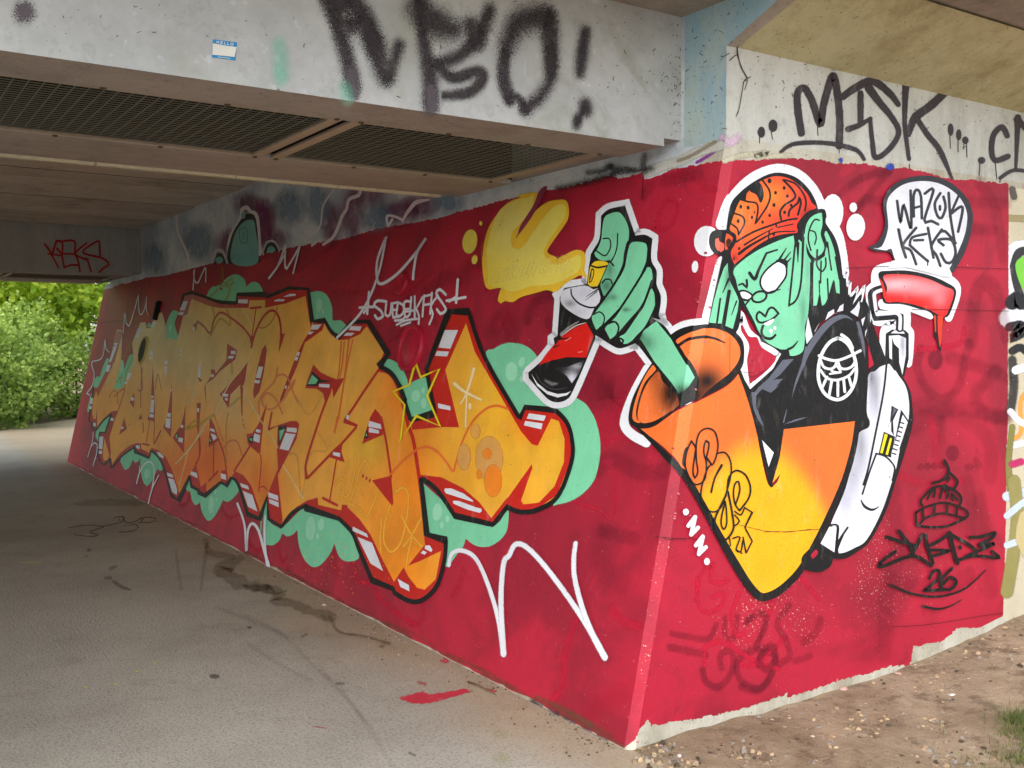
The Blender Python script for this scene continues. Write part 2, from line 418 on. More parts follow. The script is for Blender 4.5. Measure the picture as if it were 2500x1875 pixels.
def sd(l, x, y): return l[0] * x + l[1] * y + l[2]
RIDGE_Y = proj((XT, YL, ZT))[1]
MIT = {frozenset(('left', 'cham')): miter(NL, NC), frozenset(('cham', 'wing')): miter(NC, NW), frozenset(('left', 'upper')): miter(NL, NU),
       frozenset(('upper', 'chamu')): miter(NU, NCU), frozenset(('chamu', 'wing')): miter(NCU, NW)}
def which(x, y):
    if y < RIDGE_Y and sd(LN_LU, x, y) > -60 or (y < RIDGE_Y and x > 1700):
        if sd(LN_RU, x, y) > 0: return 'wing'
        if sd(LN_LU, x, y) > 0: return 'chamu'
        return 'upper'
    if sd(LN_R, x, y) > 0: return 'wing'
    if sd(LN_L, x, y) > 0: return 'cham'
    return 'left' if sd(LN_T, x, y) > 0 else 'upper'

LAYER = {}
STEP = 2e-5
class Paint:
    """one painted element: flat strokes and fills gathered into a single thin mesh"""
    def __init__(s, surf='auto', base=0.0008):
        s.V, s.F, s.C, s.surf, s.soft, s.base = [], [], [], surf, False, base
    def _emit(s, bm, colf):
        # bm: 2-D mesh in photo pixels, z channel = alpha
        k = LAYER.get(s.surf, 0) + 1; LAYER[s.surf] = k; off = s.base + STEP * k
        lim = [(v.co.x, v.co.y) for v in bm.verts]
        if s.surf == 'auto':
            for l in (LN_L, LN_R, LN_T, LN_LU, LN_RU):
                vals = [sd(l, *p) for p in lim]
                if min(vals) < 0 < max(vals):
                    nn = Vector((l[0], l[1], 0)); p0 = nn * (-l[2])
                    bmesh.ops.bisect_plane(bm, geom=list(bm.verts) + list(bm.edges) + list(bm.faces), dist=1e-4, plane_co=p0, plane_no=nn)
        bm.faces.ensure_lookup_table(); cache = {}
        fs = [(f, s.surf if s.surf != 'auto' else which(*(f.calc_center_median()[:2]))) for f in bm.faces]
        vs_of = {}
        if s.surf == 'auto':
            for f, w_ in fs:
                for v in f.verts: vs_of.setdefault(v.index, set()).add(w_)
        bm.verts.index_update()
        if s.surf == 'auto':
            vs_of = {}
            for f, w_ in fs:
                for v in f.verts: vs_of.setdefault(v.index, set()).add(w_)
        for f, w_ in fs:
            ids = []
            for v in f.verts:
                key = (v.index, w_)
                if key not in cache:
                    n, c = SURF[w_]; p_ = on_plane(v.co.x, v.co.y, n, c); dirn = n
                    if s.surf == 'auto' and len(vs_of[v.index]) == 2:
                        dirn = MIT.get(frozenset(vs_of[v.index]), n)
                    cache[key] = len(s.V); s.V.append(p_ + dirn * off)
                    col = colf(v.co.x, v.co.y) if callable(colf) else colf
                    s.C.append((*col, v.co.z))
                    if v.co.z < 0.999: s.soft = True
                ids.append(cache[key])
            # wind towards the camera side
            a_, b_, c_ = (s.V[i] for i in ids[:3])
            if (b_ - a_).cross(c_ - a_).dot(SURF[w_][0]) < 0: ids.reverse()
            s.F.append(tuple(ids))
        bm.free()
    def fill(s, col, txt, sm=False, grid=0, jag=0.0, alpha=1.0, feather=0.0):
        P = pts(txt) if isinstance(txt, str) else [(a_[0], a_[1], False) for a_ in txt]
        Q = smooth(P, True) if sm else [(a_[0], a_[1]) for a_ in P]
        if jag:
            R = []
            for i in range(len(Q)):
                a_, b_ = Q[i], Q[(i + 1) % len(Q)]; L = math.hypot(b_[0] - a_[0], b_[1] - a_[1]); k = max(1, int(L / 5))
                for j in range(k):
                    t = j / k; R.append((a_[0] + (b_[0] - a_[0]) * t + random.uniform(-jag, jag), a_[1] + (b_[1] - a_[1]) * t + random.uniform(-jag, jag)))
            Q = R
        area = sum(Q[i][0] * Q[(i + 1) % len(Q)][1] - Q[(i + 1) % len(Q)][0] * Q[i][1] for i in range(len(Q)))
        if area < 0: Q = Q[::-1]
        bm = bmesh.new(); vs = [bm.verts.new((x_, y_, alpha)) for x_, y_ in Q]
        tri = tessellate_polygon([[Vector((x_, y_, 0)) for x_, y_ in Q]])
        for t in tri:
            try: bm.faces.new([vs[i] for i in t])
            except ValueError: pass
        if feather:
            n_ = len(Q); outer = []
            for i in range(n_):
                a_, b_ = Q[i - 1], Q[(i + 1) % n_]; tx, ty = b_[0] - a_[0], b_[1] - a_[1]; L = math.hypot(tx, ty) or 1
                outer.append(bm.verts.new((Q[i][0] + ty / L * feather * .7, Q[i][1] - tx / L * feather, 0.0)))
            for i in range(n_):
                try: bm.faces.new([vs[i], vs[(i + 1) % n_], outer[(i + 1) % n_], outer[i]])
                except ValueError: pass
        if grid:
            xs = [q[0] for q in Q]; ys_ = [q[1] for q in Q]
            g_ = math.ceil(min(xs) / grid) * grid
            while g_ < max(xs):
                bmesh.ops.bisect_plane(bm, geom=list(bm.verts) + list(bm.edges) + list(bm.faces), dist=1e-4, plane_co=(g_, 0, 0), plane_no=(1, 0, 0)); g_ += grid
            g_ = math.ceil(min(ys_) / grid) * grid
            while g_ < max(ys_):
                bmesh.ops.bisect_plane(bm, geom=list(bm.verts) + list(bm.edges) + list(bm.faces), dist=1e-4, plane_co=(0, g_, 0), plane_no=(0, 1, 0)); g_ += grid
        s._emit(bm, col); return s
    def line(s, col, txt, w, sm=True, closed=False, soft=0.0, taper=0, kx=None, alpha=1.0, wob=0.0):
        """stroke; w in photo pixels (or a list along the stroke); soft = width of the misty rim; taper 1 end, 2 both ends"""
        P = pts(txt) if isinstance(txt, str) else [(a_[0], a_[1], False) for a_ in txt]
        Q = smooth(P, closed, 5.0) if sm else [(a_[0], a_[1]) for a_ in P]
        n_ = len(Q)
        if n_ < 2: return s
        if kx is None: kx = 0.8
        prof = [(-1, 0.0), (-1 , 1.0), (1, 1.0), (1, 0.0)]
        bm = bmesh.new(); rows = []
        acc = [0.0]
        for i in range(1, n_): acc.append(acc[-1] + math.hypot(Q[i][0] - Q[i-1][0], Q[i][1] - Q[i-1][1]))
        tot = acc[-1] or 1
        for i in range(n_):
            a_ = Q[i - 1] if (closed or i > 0) else Q[0]; b_ = Q[(i + 1) % n_] if (closed or i < n_ - 1) else Q[-1]
            tx, ty = b_[0] - a_[0], b_[1] - a_[1]; L = math.hypot(tx, ty) or 1; nx, ny = -ty / L, tx / L
            # keep width around sharp turns
            if closed or 0 < i < n_ - 1:
                ux, uy = Q[i][0] - a_[0], Q[i][1] - a_[1]; l2 = math.hypot(ux, uy) or 1
                cs = abs((-uy / l2) * nx + (ux / l2) * ny); mt = 1 / max(0.6, cs)
            else: mt = 1
            t = acc[i] / tot
            ww = (w[min(len(w) - 1, int(t * (len(w) - 1)))] * (1 - (t * (len(w) - 1)) % 1) + w[min(len(w) - 1, int(t * (len(w) - 1)) + 1)] * ((t * (len(w) - 1)) % 1)) if isinstance(w, (list, tuple)) else w
            if taper >= 1: ww *= min(1.0, 0.15 + (1 - t) * 4)
            if taper >= 2: ww *= min(1.0, 0.15 + t * 4)
            if wob: ww *= 1 + wob * mnoise.noise(Vector((Q[i][0] * .06, Q[i][1] * .06, 2)))
            hw = ww * 0.5 * mt; x_, y_ = Q[i]
            row = []
            if soft: row.append(bm.verts.new((x_ - nx * (hw + soft) * kx, y_ - ny * (hw + soft), 0)))
            row += [bm.verts.new((x_ - nx * hw * kx, y_ - ny * hw, alpha)), bm.verts.new((x_ + nx * hw * kx, y_ + ny * hw, alpha))]
            if soft: row.append(bm.verts.new((x_ + nx * (hw + soft) * kx, y_ + ny * (hw + soft), 0)))
            rows.append(row)
        for i in range(n_ if closed else n_ - 1):
            r0, r1 = rows[i], rows[(i + 1) % n_]
            for j in range(len(r0) - 1): bm.faces.new((r0[j], r0[j + 1], r1[j + 1], r1[j]))
        if not closed and not taper:      # round ends
            for i, sg in ((0, -1), (n_ - 1, 1)):
                row = rows[i]; a_, b_ = (Q[1], Q[0]) if i == 0 else (Q[-2], Q[-1])
                tx, ty = b_[0] - a_[0], b_[1] - a_[1]; L = math.hypot(tx, ty) or 1; tx, ty = tx / L, ty / L
                cx, cy = Q[i]; ww = (w[0] if i == 0 else w[-1]) if isinstance(w, (list, tuple)) else w
                rad = ww * .5; K = 6
                inn = [row[1 if soft else 0]] ; out_ = [row[0]] if soft else None
                st_ = -1
                for j in range(1, K):
                    th = math.pi * j / K; ca, sa = math.cos(th), math.sin(th)
                    # from -normal side to +normal side around the end
                    nx, ny = (-(Q[1][1]-Q[0][1]), (Q[1][0]-Q[0][0])) if i == 0 else (-(Q[-1][1]-Q[-2][1]), (Q[-1][0]-Q[-2][0]))
                    l3 = math.hypot(nx, ny) or 1; nx, ny = nx / l3, ny / l3
                    dx, dy = -nx * ca + tx * sa, -ny * ca + ty * sa
                    inn.append(bm.verts.new((cx + dx * rad * kx, cy + dy * rad, alpha)))
                    if soft: out_.append(bm.verts.new((cx + dx * (rad + soft) * kx, cy + dy * (rad + soft), 0)))
                inn.append(row[2 if soft else 1])
                if soft: out_.append(row[3])
                bm.faces.new(inn)
                if soft:
                    for j in range(K): bm.faces.new((inn[j], inn[j + 1], out_[j + 1], out_[j]))
        s._emit(bm, col); return s
    def dot(s, col, x_, y_, rx, ry=None, crop='P', soft=0.0, alpha=1.0, rot=0.0, k=18):
        ox, oy, sc = CROPS[crop]; ry = ry or rx; cx, cy = ox + x_ * sc, oy + y_ * sc
        bm = bmesh.new(); c0 = bm.verts.new((cx, cy, alpha)); ring, ring2 = [], []
        ca, sa = math.cos(rot), math.sin(rot)
        for i in range(k):
            th = 2 * math.pi * i / k; u, v_ = rx * sc * math.cos(th), ry * sc * math.sin(th)
            ring.append(bm.verts.new((cx + u * ca - v_ * sa, cy + u * sa + v_ * ca, alpha)))
            if soft:
                u, v_ = (rx * sc + soft) * math.cos(th), (ry * sc + soft) * math.sin(th)
                ring2.append(bm.verts.new((cx + u * ca - v_ * sa, cy + u * sa + v_ * ca, 0)))
        for i in range(k):
            bm.faces.new((c0, ring[i], ring[(i + 1) % k]))
            if soft: bm.faces.new((ring[i], ring2[i], ring2[(i + 1) % k], ring[(i + 1) % k]))
        s._emit(bm, col); return s
    def build(s, name, parent, mat=None, label=None):
        me = bpy.data.meshes.new(name); me.from_pydata([tuple(v) for v in s.V], [], s.F); me.update()
        at = me.color_attributes.new('paint', 'FLOAT_COLOR', 'POINT')
        at.data.foreach_set('color', [x_ for c_ in s.C for x_ in c_])
        me.materials.append(mat or (M['spray'] if s.soft else M['paint']))
        o = bpy.data.objects.new(name, me); COL.objects.link(o)
        if parent is not None: o.parent = parent
        if label: o['label'] = label
        return o

def paint_mat(name, soft, rough=0.55, grain=300.0, var=0.05):
    m = N(name)
    at = m.node('ShaderNodeAttribute'); at.attribute_name = 'paint'
    n1 = m.noise(5.0, 4, 0.65)
    c = m.mix(m.ramp(n1, 0.3, 0.75, 0.0, var * 2.2), at.outputs['Color'], (0.0, 0.0, 0.0), 'MIX')
    n2 = m.noise(95, 2, 0.6)
    c = m.mix(m.ramp(n2, 0.67, 0.73, 0, 0.5), c, (0.05, 0.04, 0.03))
    n3 = m.noise(16, 4, 0.72, stretch=(1, 1, .35)); c = m.mix(m.ramp(n3, 0.54, 0.74, 0, 0.10), c, (0.22, 0.17, 0.12)); c = m.mix(m.ramp(n3, 0.44, 0.26, 0, 0.09), c, (0.85, 0.82, 0.76))
    m.base(c, rough, 0.32)
    m.bump(m.math('ADD', m.math('MULTIPLY', n2, 0.7), m.math('MULTIPLY', n3, 0.6)), 0.38, 0.008)
    if soft:
        tr = m.node('ShaderNodeBsdfTransparent'); mx = m.node('ShaderNodeMixShader')
        a_ = at.outputs['Alpha']; g_ = m.noise(grain, 1, 0.5)
        # droplets: the mist breaks up into grains where the coat gets thin
        t_ = m.math('ADD', a_, m.math('MULTIPLY', m.math('SUBTRACT', g_, 0.5), 1.5))
        k_ = m.ramp(t_, 0.18, 0.95)
        full = m.ramp(a_, 0.9, 1.0); k_ = m.math('MAXIMUM', k_, full)
        zero = m.ramp(a_, 0.0, 0.10); k_ = m.math('MULTIPLY', k_, zero)
        m.link(k_, mx.inputs[0]); m.link(tr.outputs[0], mx.inputs[1]); m.link(m.b.outputs[0], mx.inputs[2]); m.link(mx.outputs[0], m.out.inputs[0])
    return m.m
M['paint'] = paint_mat('spray_paint', False)
M['spray'] = paint_mat('spray_paint_misty', True)
def glaze_mat():
    """thin translucent coat: alpha straight from the stroke"""
    m = N('thin_paint_coat'); at = m.node('ShaderNodeAttribute'); at.attribute_name = 'paint'
    m.base(at.outputs['Color'], 0.6, 0.3)
    tr = m.node('ShaderNodeBsdfTransparent'); mx = m.node('ShaderNodeMixShader')
    k_ = m.math('MULTIPLY', at.outputs['Alpha'], m.ramp(m.noise(9, 3), 0.25, 0.6, 0.45, 1.0))
    m.link(k_, mx.inputs[0]); m.link(tr.outputs[0], mx.inputs[1]); m.link(m.b.outputs[0], mx.inputs[2]); m.link(mx.outputs[0], m.out.inputs[0])
    return m.m
M['glaze'] = glaze_mat()

RED = srgb(180, 31, 56); RED_D = srgb(150, 34, 56); RED_L = srgb(208, 30, 62); MAROON = srgb(128, 30, 50)
BLACK = srgb(22, 22, 24); WHITE = srgb(232, 234, 242); TEAL = srgb(128, 214, 170); TEAL_L = srgb(160, 228, 190); TEAL_D = srgb(84, 150, 120)
DRED = srgb(196, 30, 24); OR = srgb(246, 134, 62); YEL = srgb(246, 222, 92); YEL_D = srgb(246, 200, 52); GREY = srgb(96, 100, 112)

def red_mat():
    m = N('crimson_wall_paint')
    n1 = m.noise(0.9, 4, 0.7, dist=0.8)
    c = m.mix(m.ramp(n1, 0.40, 0.60), RED, srgb(148, 27, 48))
    n3 = m.noise(3.2, 5, 0.72, dist=1.2)
    c = m.mix(m.ramp(n3, 0.55, 0.70, 0, 0.55), c, srgb(190, 34, 62))
    c = m.mix(m.ramp(n3, 0.45, 0.28, 0, 0.65), c, srgb(128, 26, 46))
    st = m.noise(14, 4, 0.7, stretch=(1.0, 1.0, 0.16)); c = m.mix(m.ramp(st, 0.55, 0.75, 0, 0.4), c, srgb(150, 40, 62))
    x, y, z = m.xyz()
    # chipped patches that bare the cream coat: only on the wing wall where the coat is weathered
    n2 = m.noise(85, 2, 0.65); big = m.noise(2.4, 3, 0.6)
    low = m.math('MULTIPLY', m.ramp(y, 3.05, 3.0), 1.0)
    zone = m.math('MULTIPLY', m.ramp(z, 1.15, 0.75), m.ramp(z, 0.16, 0.32))
    zone = m.math('MULTIPLY', zone, m.math('MULTIPLY', m.ramp(y, 3.10, 3.04), m.ramp(x, 4.75, 4.2)))
    lim = m.math('SUBTRACT', 0.725, m.math('MULTIPLY', m.math('MULTIPLY', zone, m.ramp(big, 0.38, 0.62)), 0.12))
    chip = m.ramp(m.math('SUBTRACT', n2, lim), 0.0, 0.035, 0, 0.9)
    c = m.mix(chip, c, srgb(226, 196, 168))
    m.base(c, 0.55, 0.35)
    m.bump(m.math('ADD', m.math('MULTIPLY', n2, 0.7), m.math('MULTIPLY', n3, 0.8)), 0.4, 0.008)
    return m.m
M['red'] = red_mat()

# ------------------------------------------------------------------ crimson ground coat
red = Paint(base=0.0006)
_xb = [proj((XC + KB * 0.004, yy, 0.004)) for yy in (YE - .01, 11, 8, 6, 4.5, 3.6, YL)]
_left_bottom = ' '.join('%.1f,%.1f' % p_ for p_ in _xb)
_far_top = proj((xw(2.40), YE - .01, 2.40))
TOP = ("%.1f,%.1f 271,704 282,699 297,692 309,692 325,686 344,684 354,678 400,673 468,656 553,633 640,620 700,607 769,593 836,584 912,561 950,553 1000,545 1043,538 "
       "1085,530 1115,517 1153,510 1224,490 1318,468 1381,458 1436,443 1491,428 1510,436 1571,422 1574,439 1601,432 1647,411 1702,403 1723,399 1761,392 1767,400 1791,392 1858,390 "
       "1901,386 1960,388 2011,390 2036,399 2112,399 2163,411 2205,409 2264,422 2323,439 2370,439 2424,445 2462,449" % _far_top)
RIGHT = "2462,560 2462,740 2460,900 2461,1000 2457,1120 2456,1259 2452,1428 2448,1504"
BOT = "2395,1532 2336,1534 2298,1567 2230,1578 2222,1624 2175,1626 2121,1643 2045,1662 2043,1655 2041,1664 1994,1681 1922,1702 1921,1693 1860,1716 1800,1734 1706,1753 1588,1771 1582,1757 1563,1778 1550,1806"
def jagged(txt, amt):
    P_ = pts(txt); R_ = []
    for i in range(len(P_) - 1):
        (x0, y0, _), (x1, y1, _) = P_[i], P_[i + 1]; k_ = max(1, int(math.hypot(x1 - x0, y1 - y0) / 4))
        for j in range(k_):
            t = j / k_; sc_ = amt * (0.4 + 0.6 * min(1, x0 / 1500)); R_.append((x0 + (x1 - x0) * t + random.uniform(-sc_, sc_) * .6, y0 + (y1 - y0) * t + random.uniform(-sc_, sc_)))
    R_.append(P_[-1][:2]); return R_
_foot = []
for k_ in range(260):
    yy = YL + (YE - .01 - YL) * (k_ / 259.0) ** 1.6; zz = .006 + .020 * max(0, mnoise.noise(Vector((yy * 3.1, 0, 0)))) + .012 * max(0, mnoise.noise(Vector((yy * 13, 4, 0)))); _foot.append(proj((XC + KB * zz, yy, zz)))
red.fill(RED, jagged(TOP, 2.6) + jagged(RIGHT, 1.3) + jagged(BOT, 3.0) + _foot)
red_ground = red.build('crimson_ground_coat', wall, M['red'])

# ghost marks of buffed tags showing through the crimson coat
gh = Paint(base=0.0007)
def ghost(txt, w, c=MAROON, al=0.55, soft=6, **k): gh.line(c, txt, w * .8, soft=soft + w * .25, alpha=min(1, al * (.72 if w < 20 else .5)), **k)
# wing wall, right side
ghost("H:1560,760 1400,700 1230,650", 24); ghost("H:1060,600 1040,700 1090,820 1180,890 1270,830 1310,700 1340,560", 17); ghost("H:1500,720 1450,780 1380,850 1400,940 1470,990 1560,980", 26)
ghost("H:1350,560 1370,330 1410,220 1480,240 1530,400 1560,520", 32); ghost("H:1010,960 1080,920 1120,960 1190,950 1280,940 1400,960 1560,1000", 28, al=.5)
ghost("H:1010,1050 1100,1000 1200,960 1330,1000 1420,1080 1470,1180 1460,1330", 34, al=.4); gh.dot(MAROON, 1145, 660, 36, 50, 'H', 6, .6); gh.dot(MAROON, 1245, 1200, 34, 40, 'H', 5, .5)
ghost("H:1180,1010 1180,1120", 20, al=.5); ghost("D:1160,1160 1560,1180", 20, al=.4); ghost("D:1400,1060 1490,1200 1540,1500", 24, al=.4); ghost("D:1240,1320 1470,1330", 22, al=.5)
ghost("D:560,1150 720,1030 880,990", 14, al=.5); ghost("D:700,1200 760,1130 870,990", 14, al=.5); ghost("D:700,1220 740,1160 860,1170", 16, al=.4)
for x_, y_ in ((1060, 1280), (1100, 1275), (1140, 1275), (1180, 1270)): gh.dot(MAROON, x_, y_, 16, 18, 'H', 3, .5)
ghost("H:1330,1280 1400,1280 1380,1240", 10, al=.4); ghost("H:1350,1659 1350,1500 1330,1350", 26, al=.35)
ghost("L:870,560 1000,600 1200,610 1340,540", 30, al=.4); ghost("L:900,60 920,400 860,700 850,1000", 40, al=.3); ghost("L:1400,100 1440,330 1470,640", 30, al=.3)
ghost("H:1050,600 1180,590 1290,560 1310,480", 10, RED_L, .8, 3); ghost("H:1120,1000 1150,1150 1160,1250", 20, RED_L, .6, 5); ghost("H:950,1330 1120,1380 1300,1360", 14, RED_L, .5, 5)
# wing wall, scribbles below the figure
ghost("K:1640,960 1500,980 1420,1050 1440,1150 1540,1200 1610,1140 1640,1010 1570,990 1540,1060", 14, al=.6, soft=3); ghost("K:1220,1090 1240,1160 1310,1190 1380,1120 1400,1030 1370,980 1320,1010 1330,1080", 14, al=.6, soft=3)
ghost("K:1030,960 1150,985 1240,1005", 15, al=.5, soft=3); ghost("K:1040,880 1140,900 1250,910 1300,830", 12, al=.5, soft=3); ghost("K:1420,780 1400,900 1350,890 1350,790", 12, al=.5, soft=3); ghost("K:1480,800 1560,770 1580,830 1530,940", 12, al=.5, soft=3)
ghost("K:1180,690 1210,540 1280,480 1260,560 1310,590 1370,570", 10, RED_L, .9, 2); ghost("K:1190,560 1200,720 1260,760 1330,720 1340,650 1280,670", 10, RED_L, .9, 2); ghost("K:1430,650 1390,760 1410,880 1460,890", 11, RED_L, .9, 2)
ghost("K:1590,650 1620,700 1590,800", 10, RED_L, .9, 2); ghost("K:1230,1060 1240,960 1330,930 1440,990 1560,1060 1659,1080", 11, RED_L, .9, 2); ghost("L:20,1060 100,1060 190,980 280,900", 11, RED_L, .8, 2); ghost("L:170,700 250,600 360,560 470,680", 9, RED_L, .8, 2)
ghost("L:50,820 120,760 170,800 110,960", 13, al=.5, soft=3); ghost("L:130,1020 190,950 220,1020 170,1090 120,1050", 14, al=.55, soft=3); ghost("L:240,1060 300,1010 280,920 230,820 300,720", 14, al=.45, soft=3); ghost("L:20,1190 120,1210 200,1110", 14, al=.5, soft=3)
ghost("L:330,1040 420,1010", 14, al=.4, soft=3); ghost("L:380,930 450,880 480,800", 16, al=.35, soft=4); ghost("L:740,980 820,860 800,660", 60, MAROON, .25, 24)
# long wall
ghost("K:340,1280 410,1180 430,980 490,800", 15, RED_L, .8, 4); ghost("K:700,740 760,810 860,840", 18, RED_L, .7, 4); ghost("K:560,1340 700,1260 830,1200", 34, RED_L, .45, 14); ghost("K:650,290 760,320 830,330", 26, al=.6); ghost("K:640,300 650,520 760,600", 40, al=.3, soft=18)
ghost("G:620,1150 780,1110 900,1140 1020,1230", 8, RED_L, .7, 3); ghost("G:480,1480 600,1520 710,1560 700,1280", 6, RED_L, .8, 2); ghost("G:620,1290 700,1230 860,1310 1000,1300", 34, al=.5); ghost("G:580,830 720,880 600,640", 60, MAROON, .4, 26); ghost("G:850,860 700,1000 640,1080", 44, RED_L, .5, 16)
ghost("G:940,1310 1000,1330 1060,1270 1060,1180 1010,1150 960,1200 970,1300", 10, RED_L, .01, 2)
ghost("C:940,1320 1000,1330 1050,1290 1075,1200 1040,1155 990,1190 965,1260 970,1300", 9, RED_L, .8, 2, closed=True); ghost("C:1060,1010 1160,1020 1230,1090 1300,1100", 12, RED_L, .5, 3); ghost("C:880,1130 960,1060 1200,1010", 20, al=.5)
ghost("G:210,430 260,320 380,290 440,380 380,520 330,440", 18, al=.5); ghost("G:20,480 80,420 110,480", 24, RED_L, .5, 6)
ghost("F:1050,270 1160,180 1240,200 1300,120 1400,110", 26, al=.5); ghost("F:1310,150 1400,160 1390,260", 8, RED_L, .8, 2); ghost("F:400,240 600,270 880,270", 12, RED_L, .4, 3); ghost("F:820,560 900,500 960,270 1080,150", 10, RED_L, .5, 3)
ghost("F:1430,480 1480,420 1530,450 1540,540", 36, al=.4, soft=10); ghost("F:930,300 940,420 900,480 900,700", 44, al=.4, soft=16)
ghost("J:620,460 650,570 730,600 790,690 900,780 990,830", 9, RED_L, .9, 5); ghost("J:1020,680 1020,800 960,830", 8, RED_L, .7, 4); ghost("J:190,350 200,440 250,520", 6, RED_L, .8, 4); ghost("J:500,330 510,480 540,530", 14, RED_L, .4, 4); ghost("J:1200,660 1240,590 1260,520", 12, RED_L, .6, 6)
ghost("J:20,330 50,400 100,390", 6, RED_L, .8, 3); ghost("I:1280,140 1320,210 1390,190", 5, RED_L, .8, 3); ghost("I:1040,140 1080,130 1100,80", 5, RED_L, .7, 3); ghost("I:1610,370 1630,470 1659,440", 6, RED_L, .7, 3); ghost("I:1440,350 1490,410 1520,380", 5, RED_L, .7, 3)
ghost("F:300,150 420,60 500,0", 5, RED_L, .3, 3)
gh.build('buffed_ghost_marks', red_ground, M['glaze'])

# ------------------------------------------------------------------ orange block lettering on the long wall
def blend(x_, y_, base, blobs):
    c = Vector(base)
    for bx, by, rx, ry, col, w_ in blobs:
        g_ = w_ * math.exp(-(((x_ - bx) / rx) ** 2 + ((y_ - by) / ry) ** 2)); c = c.lerp(Vector(col), min(1, g_))
    return tuple(c)
FACE_B = [(370, 800, 170, 120, srgb(226, 212, 160), .95), (490, 860, 120, 100, srgb(222, 200, 144), .85), (600, 790, 110, 80, srgb(232, 194, 100), .7), (560, 950, 50, 190, srgb(226, 194, 132), .85), (640, 760, 30, 120, srgb(214, 190, 90), .6),
          (470, 1150, 100, 80, srgb(240, 112, 14), .95), (520, 1120, 50, 80, srgb(242, 112, 16), .95), (645, 1180, 60, 80, srgb(244, 122, 18), .9), (700, 1000, 40, 160, srgb(250, 190, 90), .6), (850, 850, 130, 160, srgb(250, 192, 84), .85), (760, 1160, 50, 90, srgb(250, 178, 70), .8), (310, 980, 80, 70, srgb(240, 172, 76), .7), (250, 1000, 40, 90, srgb(244, 156, 50), .7),
          (1010, 1150, 70, 220, srgb(250, 128, 14), .95), (985, 960, 60, 100, srgb(246, 132, 22), .95), (900, 1090, 60, 50, srgb(230, 180, 50), .8), (930, 1250, 60, 80, srgb(252, 156, 34), .8), (960, 1400, 120, 110, srgb(250, 144, 18), .9), (1240, 1000, 170, 280, srgb(252, 190, 48), 1.0), (1230, 880, 40, 90, srgb(236, 180, 40), .6), (1420, 1120, 80, 160, srgb(240, 190, 50), .8), (1290, 1040, 60, 40, srgb(248, 146, 34), .7), (1120, 1150, 50, 60, srgb(248, 170, 40), .6)]
def face_c(x_, y_):
    c = blend(x_, y_, srgb(250, 172, 60), FACE_B); k_ = 1 + 0.16 * mnoise.noise(Vector((x_ * .03, y_ * .008, 0))) + .10 * mnoise.noise(Vector((x_ * .012, y_ * .02, 4))); return tuple(v * k_ for v in c)
RED_B = [(390, 810, 130, 110, srgb(176, 146, 138), 1.0), (500, 880, 90, 110, srgb(160, 92, 84), .8), (640, 930, 80, 110, srgb(160, 60, 56), .7), (380, 1000, 160, 90, srgb(158, 50, 34), .7), (1250, 1000, 250, 500, srgb(214, 34, 20), .7)]
def dred(x_, y_): return blend(x_, y_, srgb(196, 34, 26), RED_B)

tl = Paint()
tl.fill(TEAL, "m:215,1365 160,1365 175,1240 215,1205 240,1225 290,1070 345,960 375,980 370,1010 330,1130", True)
tl.fill(TEAL, "m:160,1365 110,1500 75,1659 n:80,370 100,350 110,260 160,40", False)
tl.fill(TEAL, "m:430,1385 525,1040 560,1060 575,1110 640,930 690,905 710,1010 600,1240 545,1375")
tl.fill(TEAL, "m:1130,560 1180,400 1240,315 1300,330 1280,420 1255,500 1300,720 1140,690", True)
tl.fill(TEAL, "m:870,540 900,485 930,500 940,550", True)
tl.fill(TEAL, "n:405,390 320,640 245,640 225,770 185,700 195,600 290,480")
tl.fill(TEAL, "o:325,200 380,80 450,35 510,50 550,100 E:1270,250 1310,190 1370,165 1420,200 1425,240! 1460,210 1500,220 1517,285 1380,290 1370,345 1200,300", True)
tl.fill(TEAL, "n:720,835 530,985 545,1080 590,1150 640,1120 690,1010! 720,1050 760,1035 790,990! 800,1180 840,1330 880,1365 930,1320 1000,1190 1025,1130! 1060,1165 1105,1130 1040,970 940,880 915,985 715,900", True)
tl.fill(TEAL, "n:1465,1225 1410,1370 1430,1440 1470,1430 p:130,1150 160,1270 205,1315 255,1280! 280,1400 350,1510 420,1480 500,1350 545,1250! 600,1275 690,1210 750,1100 655,960 595,1060 520,1020 320,1190 150,1075 130,960", True)
tl.fill(TEAL, "p:1105,1230 1040,1440 1020,1500 1030,1640 r:-195,330 J:100,300 140,370 190,350 215,300! 240,320 280,305 300,280! 310,370 340,450 390,497 440,480 490,420 515,360! 545,440 600,465 660,430 600,270 540,200 355,150 215,260 130,220", True)
tl.fill(TEAL, "q:245,100 300,60 370,50 450,90 510,210 518,370! 540,385 600,375 650,410 680,470 590,590 430,390 290,390", True)
tl.fill(TEAL, "q:1060,880 1130,815 1200,830 1290,900 1360,1040 1370,1100 1440,1060 1600,1035 1640,1290 1650,1400 1390,1490 1300,1180 1150,940", True)
tl.fill(TEAL, "s:735,430 790,360 870,320 940,315 1030,335 1110,400 1180,520 1400,720 1500,790 1570,900 1610,1050 1610,1200 1570,1370 1480,1480 1380,1540 1290,1563 1245,1545 1390,1200 1380,1000 1270,840 1040,815 990,900", True, feather=3)
tl.fill(TEAL, "s:235,1400 520,1659 t:1150,500 1530,610 1659,460 1659,640 1600,740 1500,805 1400,810 1330,780 1275,735! 1250,810 1180,900 1130,970 1070,985 1085,760 920,680 870,190", True)
letters_back = tl.build('teal_bubbles', None)
tb = Paint()
